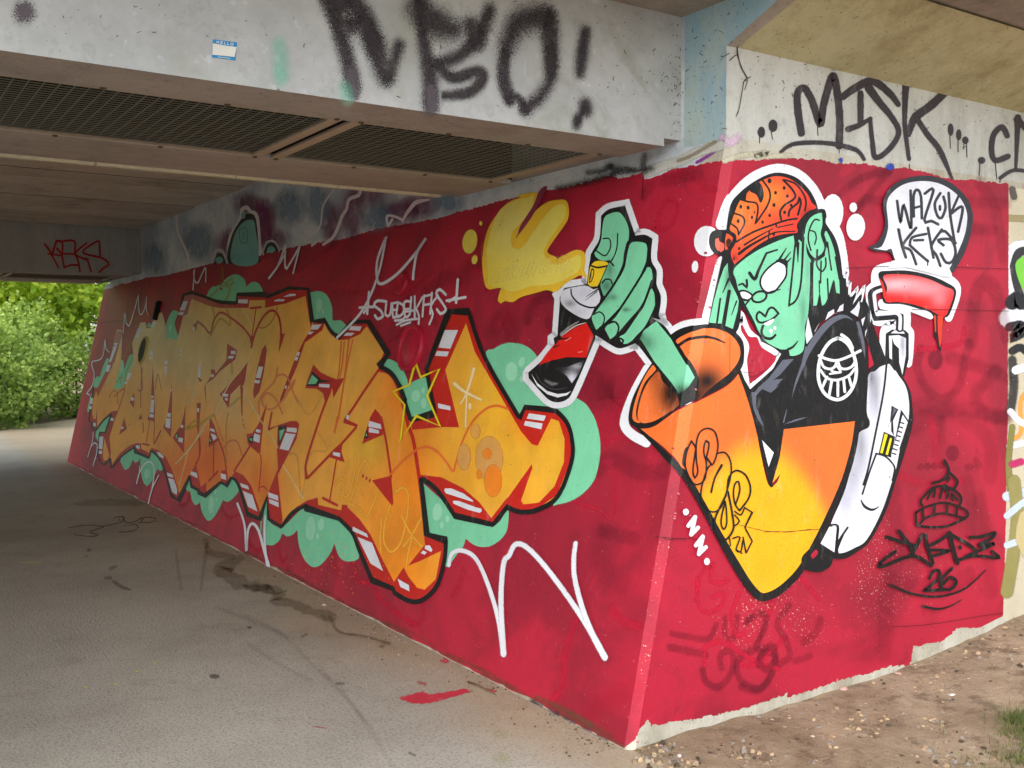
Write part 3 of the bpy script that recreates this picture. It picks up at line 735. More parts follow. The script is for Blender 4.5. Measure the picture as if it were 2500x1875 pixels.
for cr_, x_, y_, rx, ry, rot in (('s', 925, 535, 47, 76, .05), ('s', 1005, 458, 24, 40, .3), ('s', 1003, 594, 18, 26, 0), ('s', 178, 722, 35, 48, .2), ('s', 238, 680, 15, 26, .1), ('s', 240, 780, 22, 42, 0), ('t', 1013, 490, 46, 82, .1), ('t', 1106, 553, 19, 32, 0), ('t', 1055, 612, 17, 33, 0),
                                   ('r', 272, 1245, 56, 138, .05), ('r', 392, 1200, 36, 68, .1), ('r', 350, 1335, 18, 38, 0), ('q', 370, 210, 38, 78, .12), ('q', 410, 280, 15, 32, 0), ('q', 350, 325, 10, 16, 0), ('p', 395, 1310, 38, 110, .05), ('p', 447, 1135, 18, 45, 0), ('p', 460, 1240, 12, 22, 0), ('n', 885, 1200, 40, 70, .1), ('m', 1195, 560, 22, 60, .1), ('E', 705, 700, 12, 40, .1)):
    tb.dot(TEAL_L, x_, y_, rx, ry, cr_, soft=1.2, rot=rot)
tb.build('bubble_highlights', letters_back)

SIL = ("m:160,1365! n:100,480! 145,515! 145,590! 198,605! 290,480 405,390! 320,640! 245,640! 230,880 250,1010 310,1062 385,985! 405,1110! 540,960 720,835! 720,895! 915,978! 940,875! 1040,970 1110,1110 1220,1490! 1310,1550! "
       "p:130,940! 150,1075! 240,1120! 240,1150! 320,1190! 520,1020! 595,1060! 655,960! 740,1040 865,1420! 1015,1480! 1105,1220! 1130,1480! 1290,1585! 1430,1400 1600,1315 r:225,985! 225,1010! 600,1130! t:240,680 300,830 420,1110! 610,1190! 620,1222 760,1300 880,1290 1000,1170 1070,950 1090,755! 925,690! 868,185! 1010,280 1180,518! 1530,600! 1659,440 "
       "s:890,1580! 1000,1620 1130,1600 1280,1500 1390,1230 1390,1050 1350,930 1270,842! 1035,818! 995,912! 720,440 590,75! 445,75! 272,512! 300,680 335,855! 145,905! 60,640 q:1340,1290 1270,1120 1180,980 1050,900! 1145,760! 925,402! 750,402! 590,582! 500,500 435,388! 295,392! 245,35! "
       "o:1385,75! 1100,192! 1095,158! 732,158! 730,265! 500,250 300,180 150,135! 50,162! m:1300,380! 1370,395! 1290,720! 1140,690! 1140,560 1088,350! 1002,350! 930,560! 870,560! 865,482! 795,482! 680,760! 705,1000! 545,1372! 430,1382! 530,1040! 550,590! 478,580! 330,1130 215,1362!")
lt = Paint()
lt.fill(face_c, SIL, True, grid=26)
letters = lt.build('orange_lettering', wall, label='orange and yellow graffiti lettering with red sides')
letters_back.parent = wall
# red sides and counters
rd = Paint()
RS = ["m:478,600 550,600 548,660 535,690 450,1000 340,1230 215,1500 205,1415 n:190,100 150,230 145,400 160,460 190,462 205,320 210,550 197,595 145,585 145,515 100,480 110,270 160,38 m:215,1362 330,1130",
      "n:197,603 290,462 400,358 490,345 445,480 375,700 395,920 385,985 300,690 245,675 245,640 320,640 405,395 290,486",
      "n:245,670 310,690 290,870 288,960 300,1020 345,1015 385,930 390,990 320,1062 255,1030 230,900",
      "n:405,1095 420,1055 520,920 660,810 740,785 805,790 798,855 935,930 915,978 720,895 720,835 540,960 410,1112",
      "n:940,845 1050,890 1140,980 1210,1120 1320,1460 1335,1500 1310,1550 1220,1490 1110,1110 1040,970 940,880",
      "n:705,100 650,235 705,315 716,165", "n:575,435 505,678 612,590", "n:800,390 760,468 820,462",
      "m:960,1050 975,1330 990,1659 n:985,440 980,492 888,470 930,350 m:930,1659 945,1330", "m:1215,1310 n:1225,200 1207,710 1100,570 1150,460 1190,180",
      "n:1405,250 1385,905 1370,905 1228,712 1345,540 1380,400", "n:1555,243 1610,243 1588,560 1580,640 1555,560", "p:380,195 440,310 492,490 365,588",
      "p:130,930 200,785 210,830 267,1085 335,1018 335,1140 320,1190 240,1120 150,1075", "p:525,880 575,868 602,1000 595,1058 520,1012",
      "p:655,955 700,885 800,930 900,1060 1000,1340 1015,1400 1015,1480 865,1420 740,1040", "p:1112,0 1060,250 1020,640 1005,668 880,560 858,530 845,415 920,400 1000,280",
      "p:1105,385 1155,130 1178,130 1140,335 1400,250 1480,250 1512,290 1480,470 1240,930 1300,1500 1290,1580 1130,1480 1105,1200 1160,1050 1243,850 1230,620 1240,310",
      "o:50,165 150,138 300,185 500,255 730,270 735,160 1095,160 1100,195 1390,78 1625,85 q:245,35 295,395 275,470 215,100 o:1590,168 1340,265 1075,322 1080,222 880,225 870,320 500,322 360,292 150,205 95,400 m:1370,395 1300,380",
      "o:1275,655 1332,638 1290,780 1250,895 1265,700", "o:880,675 945,675 905,825", "o:1085,782 1102,860 1060,1150 1010,1380 938,1475 928,1380 980,1080 1040,850",
      "q:275,490 300,410 435,398 405,490 210,630 120,900 20,1130 -50,1290 -82,1335 -65,1250 10,1040 100,810 200,600",
      "o:858,1005 825,1240 800,1320 790,1659 778,1659 765,1290 640,1420 618,1592 505,1412 640,1265 770,1130", "o:600,770 725,860 700,975 500,1130 440,1205 325,1290 335,1592 310,1330 400,1180 390,1100 440,1100 455,1150 590,980",
      "o:165,530 235,490 200,620", "o:215,1180 285,1235 255,1262", "q:305,875 380,960 480,1012 570,1042 658,1026 530,1255 518,1140 438,1315 415,1200 345,1150 212,1142 250,1020",
      "q:435,430 500,540 590,602 700,595 830,535 905,445 1100,735 1040,880 1055,905 1145,760 925,402 750,402 590,582 500,500 437,390",
      "r:632,295 620,380 658,503 475,440", "r:0,1120 120,1000 240,930 355,898 360,980 620,1042 625,980 685,980 t:190,450 300,560 400,700 520,950 615,1135 705,1000 750,1090 830,1190 900,1205 1000,1110 1050,848 860,940 745,985 910,780 905,680 925,690 1090,755 1070,950 1000,1170 880,1290 760,1300 620,1222 610,1190 420,1110 300,830 240,680 r:600,1130 225,1010 225,985",
      "q:1000,1375 945,1470 885,1659 r:855,295 1092,190 1075,0 q:1050,1430", "r:965,705 1182,652 1207,960 1190,992",
      "s:445,88 580,88 588,140 570,160 410,522 517,968 390,966 152,988 142,908 335,870 272,512", "s:588,90 720,440 995,912 1035,820 1270,845 1350,930 1390,1050 1388,1230 1280,1495 1130,1600 1000,1618 888,1578 882,1540 1085,1255 1087,1290 1000,1540 1020,1568 1140,1555 1260,1430 1335,1240 1340,1060 1295,920 1235,900 1130,1112 1085,1100 1000,1000 850,740 640,380 572,158",
      "t:848,148 1050,170 1250,270 1400,400 1512,548 1659,355 1659,440 1530,598 1180,517 1010,278 868,182"]
for t_ in RS: rd.fill(dred, t_, grid=34)
def rl(txt, w, sm=True): rd.line(dred, txt, w * 1.4, sm=sm, kx=.75)
rl("o:905,820 960,620 1060,430 1170,352 1250,430 1282,600 1275,660", 4.5); rl("o:220,490 300,550 385,640 430,480 520,380 650,450 800,570 895,690", 4); rl("o:965,330 915,670", 2.4); rl("o:895,325 1030,312", 4)
rl("q:1045,930 880,1170 750,1370 650,1510! 800,1565! r:785,110! 625,290 520,390 230,690! 215,570! 240,440 380,0 q:500,1160", 5); rl("r:565,470 490,930", 3); rl("r:415,905 575,985", 5); rl("r:1070,0 1130,300 1182,660", 5)
rl("q:1050,935 1150,965 1235,1080 1300,1270 1375,1560 r:1430,250 1480,560 1530,940 1568,1290 1580,1400", 8); rl("p:228,340 250,665 200,790", 2.6); rl("p:430,540 425,920", 2.6); rl("p:370,1005 480,890", 4); rl("p:490,480 560,680 600,980", 3); rl("p:885,570 780,740 690,880", 4)
rl("p:785,0 788,180", 2); rl("n:920,480 875,780", 1.6); rl("n:825,795 912,812", 3); rl("n:1590,640 1600,940 1480,1200", 2); rl("n:985,470 975,790", 2); rl("n:1070,620 985,790", 3); rl("n:830,510 835,640", 2); rl("m:820,1100 800,1400 n:800,300", 1.6); rl("n:440,160 450,150 580,50 500,320 430,500 375,700", 1.8)
rl("p:1020,670 1030,800 1000,1140", 2.2); rl("p:1020,1090 1060,1075 1110,1130", 2.2); rl("o:780,1330 790,1659", 2.2); rl("m:755,1390 820,1390 800,1060", 2.0); rl("n:650,1659 600,1500", .1)
for x_, y_ in ((865, 655), (905, 682), (940, 708)): rd.dot(DRED, x_, y_, 10, 22, 'r', rot=.2)
for x_, y_ in ((797, 242), (806, 295), (819, 330)): rd.dot(dred(600, 1030), x_, y_, 6, 15, 'p', rot=-.3)
for x_, y_ in ((640, 540), (655, 535), (668, 525)): rd.dot(dred(320, 1035), x_, y_, 3, 14, 'n', rot=.3)
rd.build('red_sides', letters)
# thin loose drawn lines over the faces
ol = Paint()
OL = srgb(240, 112, 48)
for t_, w_, c_ in (("s:185,1140 270,1120 350,1160 420,1240 470,1310 490,1260 540,1090 620,930 720,830 810,800 900,825", 5, OL), ("s:-20,1340 90,1220 185,1145", 5, OL), ("p:550,600 610,520 680,490 740,530 790,690", 2.6, srgb(216, 112, 60)), ("q:620,620 600,900 580,1030", 3, OL), ("q:655,620 630,880 600,1030", 3, OL), ("q:705,600 660,1000 600,1400 550,1620", 4, OL), ("q:750,600 690,880 640,1150 590,1500", 3, OL), ("r:575,0 545,165", 5, OL),
                   ("q:0,1180 60,1150 100,1050 60,1130 130,1300", 4, srgb(236, 140, 90)), ("o:1230,1180 1330,1170 1400,1300 1310,1480 1180,1600 1080,1580 1040,1480 1110,1400 1220,1480 1300,1659", 4, srgb(232, 130, 80)), ("o:1010,1659 1000,1530 1060,1400 1200,1250 1240,1080", 4, srgb(232, 130, 80)), ("m:380,1500 400,1430 440,1400 480,1440 490,1580", 1.5, srgb(190, 120, 50)), ("m:1000,1380 1030,1180 1080,1400", 1.2, srgb(170, 130, 70)), ("o:1240,310 1180,470 1080,570 1010,570", 2, srgb(190, 110, 50)),
                   ("q:110,1240 250,1440 390,1260 420,1200", 4, srgb(204, 156, 92)), ("r:-40,420 120,440 170,900 270,420 460,360 340,140", 5, srgb(206, 160, 92)), ("p:1390,680 1490,690 1540,1200 1600,900", 4, srgb(206, 160, 92))):
    ol.line(c_, t_, w_, soft=1, kx=.75, alpha=.3 if c_[1] > .3 else 1.0)
YT = srgb(250, 176, 52)
for t_ in ("r:700,490 660,680 640,820 660,900 700,880 740,760 775,560 780,430", "r:710,970 790,740 830,580 885,480 930,560 970,660", "r:770,740 860,860", "r:1040,820 980,970 890,1160", "r:690,960 800,1010 900,1110", "r:1170,980 1110,1200 1100,1380 1150,1490 1210,1500 1300,1380 1370,1050 1370,850 1310,790 1230,840", "r:1075,1130 1060,1350 1070,1520", "r:1300,1100 1400,1300 1530,1450", "r:1520,1130 1430,1300 1320,1450", "r:1420,1350 1380,1500 1350,1700", "r:540,750 640,680 600,850 580,960"):
    ol.line(YT, t_, 5, soft=2, kx=.75)
CT = srgb(214, 196, 144)
for t_, w_ in (("o:920,830 870,960 770,1110 640,1270 530,1470 450,1640", 4), ("p:440,140 300,320 130,600 0,730", 3.5), ("o:800,1310 880,1480 980,1659", 3), ("p:880,0 1010,220 1130,390 1240,580", 3), ("p:1310,810 1400,950 1560,1230", 3.5), ("o:60,1045 125,1035", 2.5), ("o:95,1040 70,1360", 2.2), ("o:75,1170 60,1360", 1.6), ("o:105,1090 150,1100", 2.2), ("o:105,1170 150,1160 190,1160", 2), ("o:110,1160 160,1430 60,1560", 2.2), ("o:190,1200 160,1320 220,1470", 2.2), ("o:480,930 500,970 545,860", 2), ("o:800,340 880,480 905,560", 4), ("m:430,1040 390,1210 340,1400", 2), ("m:330,1310 430,1250", 1.6), ("n:1659,600 1480,830 1330,1010 1270,1060", 3), ("n:1440,900 1390,1100 1320,1350", 2)):
    ol.line(srgb(240, 214, 150), t_, w_ * .55, soft=1.8, kx=.7)
YG = srgb(214, 196, 40)
for t_, w_ in (("o:590,0 630,110 580,260 640,480 630,540 510,460 390,670 440,440 380,200", 4), ("o:500,0 560,50 690,0", 4), ("E:1290,130 1300,220 1350,190 1310,330", 5), ("o:390,180 480,90", 5), ("m:655,740 650,860 640,950", 2), ("m:540,930 580,950 640,780", 2), ("m:480,1280 550,1200 520,1300", 3), ("m:690,960 600,1180 580,1370", 2.5), ("p:80,350 250,290 430,170", 7), ("p:100,330 170,260 250,240", 5), ("p:590,780 590,300 620,150", 4), ("p:440,180 550,500", 3), ("o:660,1010 665,1150", 4), ("o:640,1560 780,1440", 5)):
    ol.line(YG, t_, w_, soft=2, alpha=.5, kx=.7)
for x_, y_, rx, ry, c_ in ((755, 1210, 105, 170, srgb(226, 164, 84)), (558, 1200, 48, 100, srgb(226, 164, 84)), (648, 1000, 34, 55, srgb(232, 168, 78)), (785, 1385, 66, 122, srgb(248, 140, 34)), (740, 1175, 30, 38, srgb(246, 140, 34)), (676, 1335, 17, 32, srgb(246, 140, 34))): ol.dot(c_, x_, y_, rx, ry, 's', soft=3)
for t_, w_ in (("s:635,515 600,640 560,740 530,785", [8, 6, 3]), ("s:485,630 560,690 690,755", [9, 6, 5]), ("s:580,720 570,965", 4)): ol.line(srgb(250, 226, 170), t_, w_, soft=1.5)
ol.dot(srgb(250, 226, 170), 605, 805, 12, 26, 's', soft=1)
for t_, w_ in (("s:590,1580 590,1400", .1),): pass
ol.build('loose_drawn_lines', letters)
# black outline
bk = Paint()
BK = ("m:160,1365! n:100,480! 145,515! 145,592! 198,608! 290,484 405,392! 320,642! 245,642! 230,885 250,1018 310,1070 388,992! 405,1122! 540,966 720,838! 720,898! 915,984! 940,882! 1040,974 1110,1116 1218,1496! 1310,1558! "
      "p:130,945! 150,1080! 240,1125! 240,1155! 320,1196! 520,1026! 595,1066! 655,966! 738,1046 862,1428! 1015,1488! 1105,1225! 1128,1488! 1290,1593! 1430,1408 1600,1322 r:222,990! 222,1015! 600,1138! t:236,685 296,836 415,1118! 610,1198! 620,1232 760,1310 880,1300 1010,1175 1080,950 1098,752! 920,695! 866,180! 1010,284 1178,526! 1532,608! 1659,446 "
      "s:886,1586! 1000,1628 1130,1610 1290,1505 1398,1230 1398,1050 1356,926 1272,836! 1033,812! 993,902! 724,432 594,68! 441,68! 266,512! 296,685 332,858! 142,912! 56,645 q:1346,1290 1276,1115 1184,974 1048,894! 1150,760! 927,396! 748,396! 590,574! 504,496 437,382! 293,388! 249,28! o:1385,68! 1100,186! 1095,152! 728,152! 726,260! 500,244 300,174 150,128! 50,156! m:1345,260!")
PB = pts(BK); QB = smooth(PB, False, 5.0)
ws = [max(3.0, min(11.5, 3.0 + (q_[0] - 210) / 90.0)) * (1.0 if q_[1] > 640 else 1.0) for q_ in QB]
# split into runs so that the width follows the distance along the wall
i0 = 0
while i0 < len(QB) - 1:
    i1 = min(len(QB) - 1, i0 + 24); seg = QB[i0:i1 + 1]
    bk.line(BLACK, seg, ws[(i0 + i1) // 2], sm=False, soft=0.8, kx=.8); i0 = i1
bk.fill(BLACK, "q:300,955 400,1050 525,1062 385,1085 345,1122 228,1115"); bk.fill(BLACK, "p:1250,320 1362,300 1310,440 1256,570"); bk.fill(BLACK, "p:862,460 935,440 925,548 885,520"); bk.fill(BLACK, "p:378,430 412,510 368,555"); bk.fill(BLACK, "n:1300,635 1308,745 1262,700"); bk.fill(BLACK, "r:910,130 935,220 880,245")
bk.fill(TEAL, "q:295,990 362,1050 335,1095 243,1100"); bk.fill(TEAL, "p:1265,370 1335,350 1300,440 1268,510"); bk.fill(TEAL, "p:880,475 920,465 915,510"); bk.fill(TEAL, "p:382,460 400,500 382,515"); bk.fill(TEAL, "n:1295,660 1300,730 1268,702"); bk.fill(TEAL_L, "r:908,170 916,205 900,210")
bk.build('black_outline', letters)
# white highlights
wh = Paint()
for t_ in ("m:445,760 495,760 478,790 440,790", "m:437,805 485,795 400,1020 372,1018", "m:350,1055 398,1058 372,1150 325,1145", "m:760,568 835,565 795,630 742,630", "m:735,645 795,640 780,682 722,685", "m:985,420 1030,420 1015,458 968,462", "m:960,475 1015,478 985,545 932,545", "m:1375,198 1445,198 1395,320 1330,318", "m:1315,345 1385,345 1368,382 1300,380", "m:925,865 968,865 965,930 918,920", "m:915,948 965,948 962,975 912,975", "m:1125,1000 1168,1000 1160,1048 1120,1045", "m:1122,1078 1162,1078 1138,1230", "m:1330,838 1362,838 1355,885 1332,880", "m:1330,900 1360,905 1352,932 1332,932", "m:630,1165 682,1165 640,1265 608,1262", "m:585,1280 630,1285 620,1315 575,1312", "m:1205,1360 1220,1390 1208,1432",
           "n:130,175 160,175 148,262 115,255", "n:110,285 145,285 135,328 105,325", "n:165,505 200,520 190,565 155,548", "n:400,445 442,450 432,490 388,480", "n:245,697 298,697 285,870 233,860", "n:240,885 282,890 275,935 233,925", "n:740,815 790,818 785,868 735,850", "n:1015,905 1060,910 1110,960 1110,995 1050,965", "n:1155,1180 1230,1210 1245,1252 1165,1232", "n:1175,1258 1250,1275 1300,1420 1290,1485 1225,1445", "n:680,165 715,170 708,213 668,208", "n:540,560 578,570 555,600 535,595", "n:945,145 978,145 975,180 945,175", "n:945,195 985,200 978,380 932,370", "n:925,390 982,398 975,445 918,435", "n:1165,380 1210,382 1205,440 1162,430", "n:1150,450 1208,452 1200,590 1132,565", "n:1350,540 1382,545 1372,585 1338,575", "n:1315,710 1375,720 1368,782 1310,760", "n:1562,315 1595,315 1592,370 1565,362", "n:1490,1165 1560,1190 1572,1255 1478,1215",
           "p:390,340 440,355 455,398 385,368", "p:395,405 460,430 475,465 430,500", "p:525,910 590,930 592,995 528,978", "p:145,885 220,915 228,972 140,930", "p:765,1032 870,1070 885,1120 785,1085", "p:800,1130 925,1185 990,1395 870,1335", "p:975,350 1030,365 1025,402 965,385", "p:950,405 1025,430 1015,528 933,498", "p:1370,332 1488,340 1485,392 1360,375", "p:1345,400 1472,420 1385,625 1268,602", "p:1125,1150 1250,1195 1255,1260 1130,1215", "p:1135,1235 1258,1280 1262,1342 1142,1290",
           "o:45,240 110,238 65,350 5,352", "o:0,375 55,380 40,412 -10,408", "o:745,215 868,215 862,268 740,262", "o:1320,180 1400,145 1475,145 1470,170 1330,185", "o:1200,228 1260,210 1335,215 1320,240 1205,240", "o:168,568 195,568 190,610 165,605", "o:650,865 712,865 710,910 650,905", "o:625,930 695,930 675,965 608,962", "o:252,1030 270,1030 265,1065 245,1060", "o:243,1075 270,1075 265,1205 230,1200", "o:405,1162 435,1165 432,1198 400,1195", "o:545,1400 620,1415 610,1450 548,1438", "o:575,1460 615,1468 610,1498 580,1490", "o:1005,1062 1062,1068 1025,1215 968,1205", "o:955,1232 1022,1240 1012,1280 948,1270", "o:1490,880 1530,882 1515,930 1478,922", "o:1470,938 1510,942 1495,990 1455,985", "o:1345,1305 1365,1305 1352,1345 1332,1345", "o:1635,625 1659,620 1659,660 1632,658",
           "q:295,432 405,425 360,485 282,485", "q:260,508 320,505 285,540 250,540", "q:125,740 160,740 150,780 118,778", "q:105,790 145,790 130,832 98,828", "q:735,445 855,450 835,500 708,490", "q:685,520 775,522 740,555 650,555", "q:375,1095 495,1100 490,1140 375,1130", "q:690,1442 718,1450 712,1495 678,1485", "q:940,1510 1070,1550 1082,1605 928,1575", "q:940,1585 1055,1620 1050,1655 935,1640", "q:15,1585 125,1595 120,1645 10,1630",
           "r:10,180 112,185 20,370 -20,350", "r:535,385 615,400 612,445 530,420", "t:242,625 370,690 385,728 240,665", "t:285,720 420,775 522,1035 405,965", "t:655,1105 760,1165 765,1222 680,1180", "t:910,800 950,798 978,840 965,860 905,830", "t:890,845 925,862 905,885 868,870", "t:1090,275 1150,275 1260,320 1350,385 1350,400 1100,320 1085,295", "t:1165,388 1220,390 1380,450 1425,460 1432,485 1410,500 1300,470 1170,415",
           "s:412,212 515,212 455,358 362,348", "s:350,375 445,380 430,418 335,412", "s:358,782 455,805 458,838 360,820", "s:1068,860 1200,880 1185,920 1050,902", "s:1040,920 1175,940 1165,985 1028,955"):
    wh.fill(WHITE, t_)
wh.build('white_highlights', letters)

# ------------------------------------------------------------------ loose white lines and signature on the long wall
ll = Paint()
ll.line(WHITE, "n:1315,1659 1290,1500", .01)
ll.line(WHITE, "J:1183,485 1200,420 1260,402 1340,450 1410,600 1470,800 1500,1000", [8, 8, 9, 12], soft=3.5, kx=.85)
ll.line(WHITE, "J:1500,1000 1485,700 1500,480 K:110,430 150,365 220,390 340,520 500,740 600,900 665,1020", [12, 10, 9, 10, 13], soft=4, kx=.9)
ll.line(WHITE, "K:80,1000 55,850 50,750 40,640 -20,560", [12, 9], soft=4, kx=.9) if False else None
ll.line(WHITE, "K:665,1020 590,880 530,720 490,560 485,450 495,360", [13, 11, 10, 8], soft=4, kx=.9)
ll.line(WHITE, "I:1560,490 1530,380 1500,280 1465,245 1440,290 1432,400 1420,250 1380,130", [8, 5, 5], soft=1.8, kx=.8)
ll.line(WHITE, "J:130,490 120,400 115,300 120,200", [6, 4], soft=1.5, kx=.8)
ll.line(WHITE, "n:750,1330 790,1180 870,1060 940,1040 985,1130 970,1330 910,1590", [3, 3, 4], soft=.8, kx=.7); ll.line(WHITE, "n:910,1590 960,1400 1050,1220", [4, 2.5], soft=.8, kx=.7); ll.line(WHITE, "n:750,1330 785,1200 788,1100", 2, soft=.6, kx=.7)
ll.line(WHITE, "n:90,970 130,840 180,780 215,800 205,930 160,1090", 2.2, soft=.6, kx=.7); ll.line(WHITE, "n:160,640 150,760 90,965", 1.8, soft=.6, kx=.7); ll.line(WHITE, "n:160,1090 190,1000 200,985", 1.6, soft=.4, kx=.7)
ll.line(WHITE, "m:375,885 340,850 320,715! 300,900 255,985 145,1015 150,1090 175,1180 150,1330 75,1440! 110,1465", 2.2, soft=.6, kx=.7)
ll.line(WHITE, "m:568,625 590,360 610,500 640,535 690,420 775,110! 780,330 810,380 860,290 885,130! 880,300 905,390", 2.6, soft=.7, kx=.7)
ll.line(WHITE, "F:140,190 190,120 235,0! 235,130 270,90 320,0", 4.5, soft=1.5, kx=.7); ll.line(WHITE, "F:320,0 280,160", 4, soft=1.5, kx=.7); ll.line(WHITE, "E:1122,255 1130,140", 3, soft=1, kx=.7); ll.line(WHITE, "E:1125,150 1130,200 1150,215 1180,150 1195,130 1195,210", 3, soft=1, kx=.7); ll.line(WHITE, "E:1560,190 1620,110 1659,40", 4, soft=1, kx=.7)
ll.line(WHITE, "B:535,1955 680,1800 770,1600 820,1370! 770,1500 765,1600 790,1645 880,1590 980,1480 1050,1380! 1000,1460 980,1560 975,1615", [5, 5, 6, 6], soft=2.2, kx=.75)
whl = ll.build('white_scribble_lines', wall, label='loose white sprayed scribble lines around the lettering')
sg = Paint()
for t_, w_ in (("F:710,395 720,270", 6), ("F:665,360 750,355", 5.5), ("F:690,390 720,350", 5), ("F:820,325 770,320 750,345 790,380 800,410 770,425 755,405", 6), ("F:820,340 815,400 830,410 845,390 850,335", 5), ("F:855,335 860,415 890,405", 5), ("F:855,375 885,370", 4.5), ("F:860,335 890,328", 4.5), ("F:888,330 880,410 915,395 920,350 890,330", 5), ("F:965,325 925,330 925,420 870,435", 5), ("F:925,370 960,365", 4.5), ("F:920,385 985,375", 4.5), ("F:965,300 955,400 930,415", 5), ("F:985,295 985,370 985,420", 5), ("F:1000,355 1030,300", 4.5), ("F:990,360 1010,410 1005,470", 5), ("F:1040,290 1030,410", 5), ("F:1040,295 1080,285", 4.5), ("F:1035,345 1070,340", 4.5), ("F:1085,275 1075,395", 5), ("F:1120,290 1080,350 1090,400 1070,455", 5), ("F:1165,285 1130,255 1110,280 1150,340 1165,375 1135,395 1115,370", 6), ("F:880,460 930,435 1000,425", 4), ("F:905,465 960,445", 4), ("F:1235,200 1225,330", 7), ("F:1170,320 1280,300", 5.5), ("F:1185,325 1220,300", 5)):
    sg.line(WHITE, t_, w_, soft=1.5, kx=.75)
sg.build('white_signature', wall, label='small white signature tag with stars above the lettering')
st = Paint()
st.line(srgb(240, 222, 30), "s:185,470 225,580! 370,515! 275,725! 375,960! 190,880! 65,1080! 100,795! 10,690! 135,640! 185,460!", [5.5, 3.5, 4, 5.5, 4.5, 5.5, 4, 5, 3.5, 4, 5], sm=False, soft=1.2, kx=.9)
st.build('yellow_star', wall, label='hand drawn yellow star outline over teal bubble')
# yellow cloud
yc = Paint()
CLOUD = "a:-60,80 60,50 155,45! 150,140 90,240 -20,380! C:150,1385 250,1240 330,1175 400,1160 440,1165 455,1210 445,1280 370,1390 330,1460 380,1490 390,1500! 450,1470 500,1450 545,1465 550,1520 545,1570 560,1600! 555,1620 545,1600 520,1595 440,1640 380,1690 330,1680 250,1700 180,1720 130,1750 G:90,320 60,335 45,320 60,260 70,240! 20,250 F:1400,245 1380,150 1375,0 B:1375,1530 1390,1400 1430,1290 1520,1180 1600,1145"
yc.fill(YEL_D, CLOUD, True, feather=1.5)
yc.fill(lambda x_, y_: blend(x_, y_, srgb(246, 226, 100), [(1260, 560, 60, 60, srgb(250, 236, 140), .7), (1200, 680, 40, 60, srgb(244, 214, 70), .6)]), "B:1470,1230 1560,1165 1640,1145 C:250,1130 240,1220 180,1290 130,1340! 120,1400 140,1440 190,1430 290,1290 370,1200 430,1190 430,1260 350,1380 310,1460 340,1510 390,1535 460,1500 520,1480 520,1560 430,1620 350,1650 230,1660 140,1690 G:70,250 -10,230 F:1410,200 1400,0 B:1400,1520 1410,1400", True, grid=20)
yc.fill(srgb(150, 60, 90), "y:2040,1240 2080,1150 2150,1050 2212,960 C:270,1130 240,1240 170,1370", False) if False else yc.fill(srgb(150, 50, 80), "C:165,1360 175,1310 250,1190 285,1105 330,1080 300,1150 240,1260", True)
for cr_, x_, y_, rx, ry, rot in (('B', 1305, 1400, 42, 70, .15), ('B', 1332, 1505, 16, 26, .2), ('B', 1368, 1295, 8, 12, 0)): yc.dot(srgb(240, 222, 90), x_, y_, rx, ry, cr_, soft=1, rot=rot)
for i in range(16):
    x_ = 1218 + i * 11; yc.line(srgb(252, 244, 176), [(x_, 690 - i * 2.0), (x_ + 14, 655 - i * 2.2)], 2.5, sm=False, soft=3, alpha=.35)
yc.build('yellow_spray_cloud', wall, label='yellow cloud of paint sprayed from the can')

# grime splashed up along the foot of the long wall, specks of overspray, joints
LAYER['auto'] = 125
fo = Paint(base=0.0009)
for k_ in range(34):
    y0 = YL + 11.6 * (k_ / 34.0) ** 1.4; y1 = y0 + random.uniform(.25, .7); zz = random.uniform(.0, .03)
    fo.line(srgb(112, 82, 62), [proj((xw(zz), y0, zz)), proj((xw(zz + .01), (y0 + y1) / 2, zz + .01)), proj((xw(zz), y1, zz))], random.uniform(1.5, 5) * 4 / y0, soft=22.0 / y0, alpha=random.uniform(.2, .45), kx=1)
for k_ in range(5): fo.line(srgb(70, 50, 80), [(1300 + k_ * 40, 1722 + k_ * 21 - 6), (1322 + k_ * 40, 1732 + k_ * 21 - 6)], 9, soft=5, alpha=.5)
fo.build('foot_grime', red_ground, M['glaze'])
sk_ = Paint(base=0.001)
for k_ in range(90): x_, y_ = random.gauss(830, 60), random.gauss(1380, 36); sk_.dot(srgb(244, 150, 50), x_, y_, random.uniform(.5, 1.1), random.uniform(.8, 2.8), k=6) if 1300 < y_ < 1300 + (x_ - 640) * .62 + 60 else None
for k_ in range(120): sk_.dot(srgb(226, 170, 170), random.uniform(1560, 2440), random.uniform(560, 1560), random.uniform(.5, 1.2), k=6)
for k_ in range(80): sk_.dot(srgb(70, 20, 30), random.uniform(1100, 2440), random.uniform(500, 1500), random.uniform(.6, 1.5), random.uniform(.8, 2.4), k=6)
tag(sk_.build('paint_specks', red_ground), kind='stuff')
jt = Paint(base=0.0009)
for t_, w_ in (("H:620,130 900,120 1250,125 1560,135", 1.2), ("H:1000,370 1300,372 1560,378", 1.2), ("f:0,1040 40,1052 90,1042 170,1050", 1.3), ("f:800,990 900,985 1000,988 1180,965", 1.0), ("K:960,322 1060,328 1150,330 1210,345", 1.3), ("L:880,840 1060,830 1240,805 1420,775 1530,760", 1.2), ("C:884,1000 886,1060 880,1160", 1.6), ("m:220,490 400,468 560,460", .8), ("L:0,250 150,285 260,290 470,275", .9)): jt.line(srgb(84, 24, 34), t_, w_, soft=.5, kx=1, alpha=.8)
jt.build('formwork_joints', red_ground)
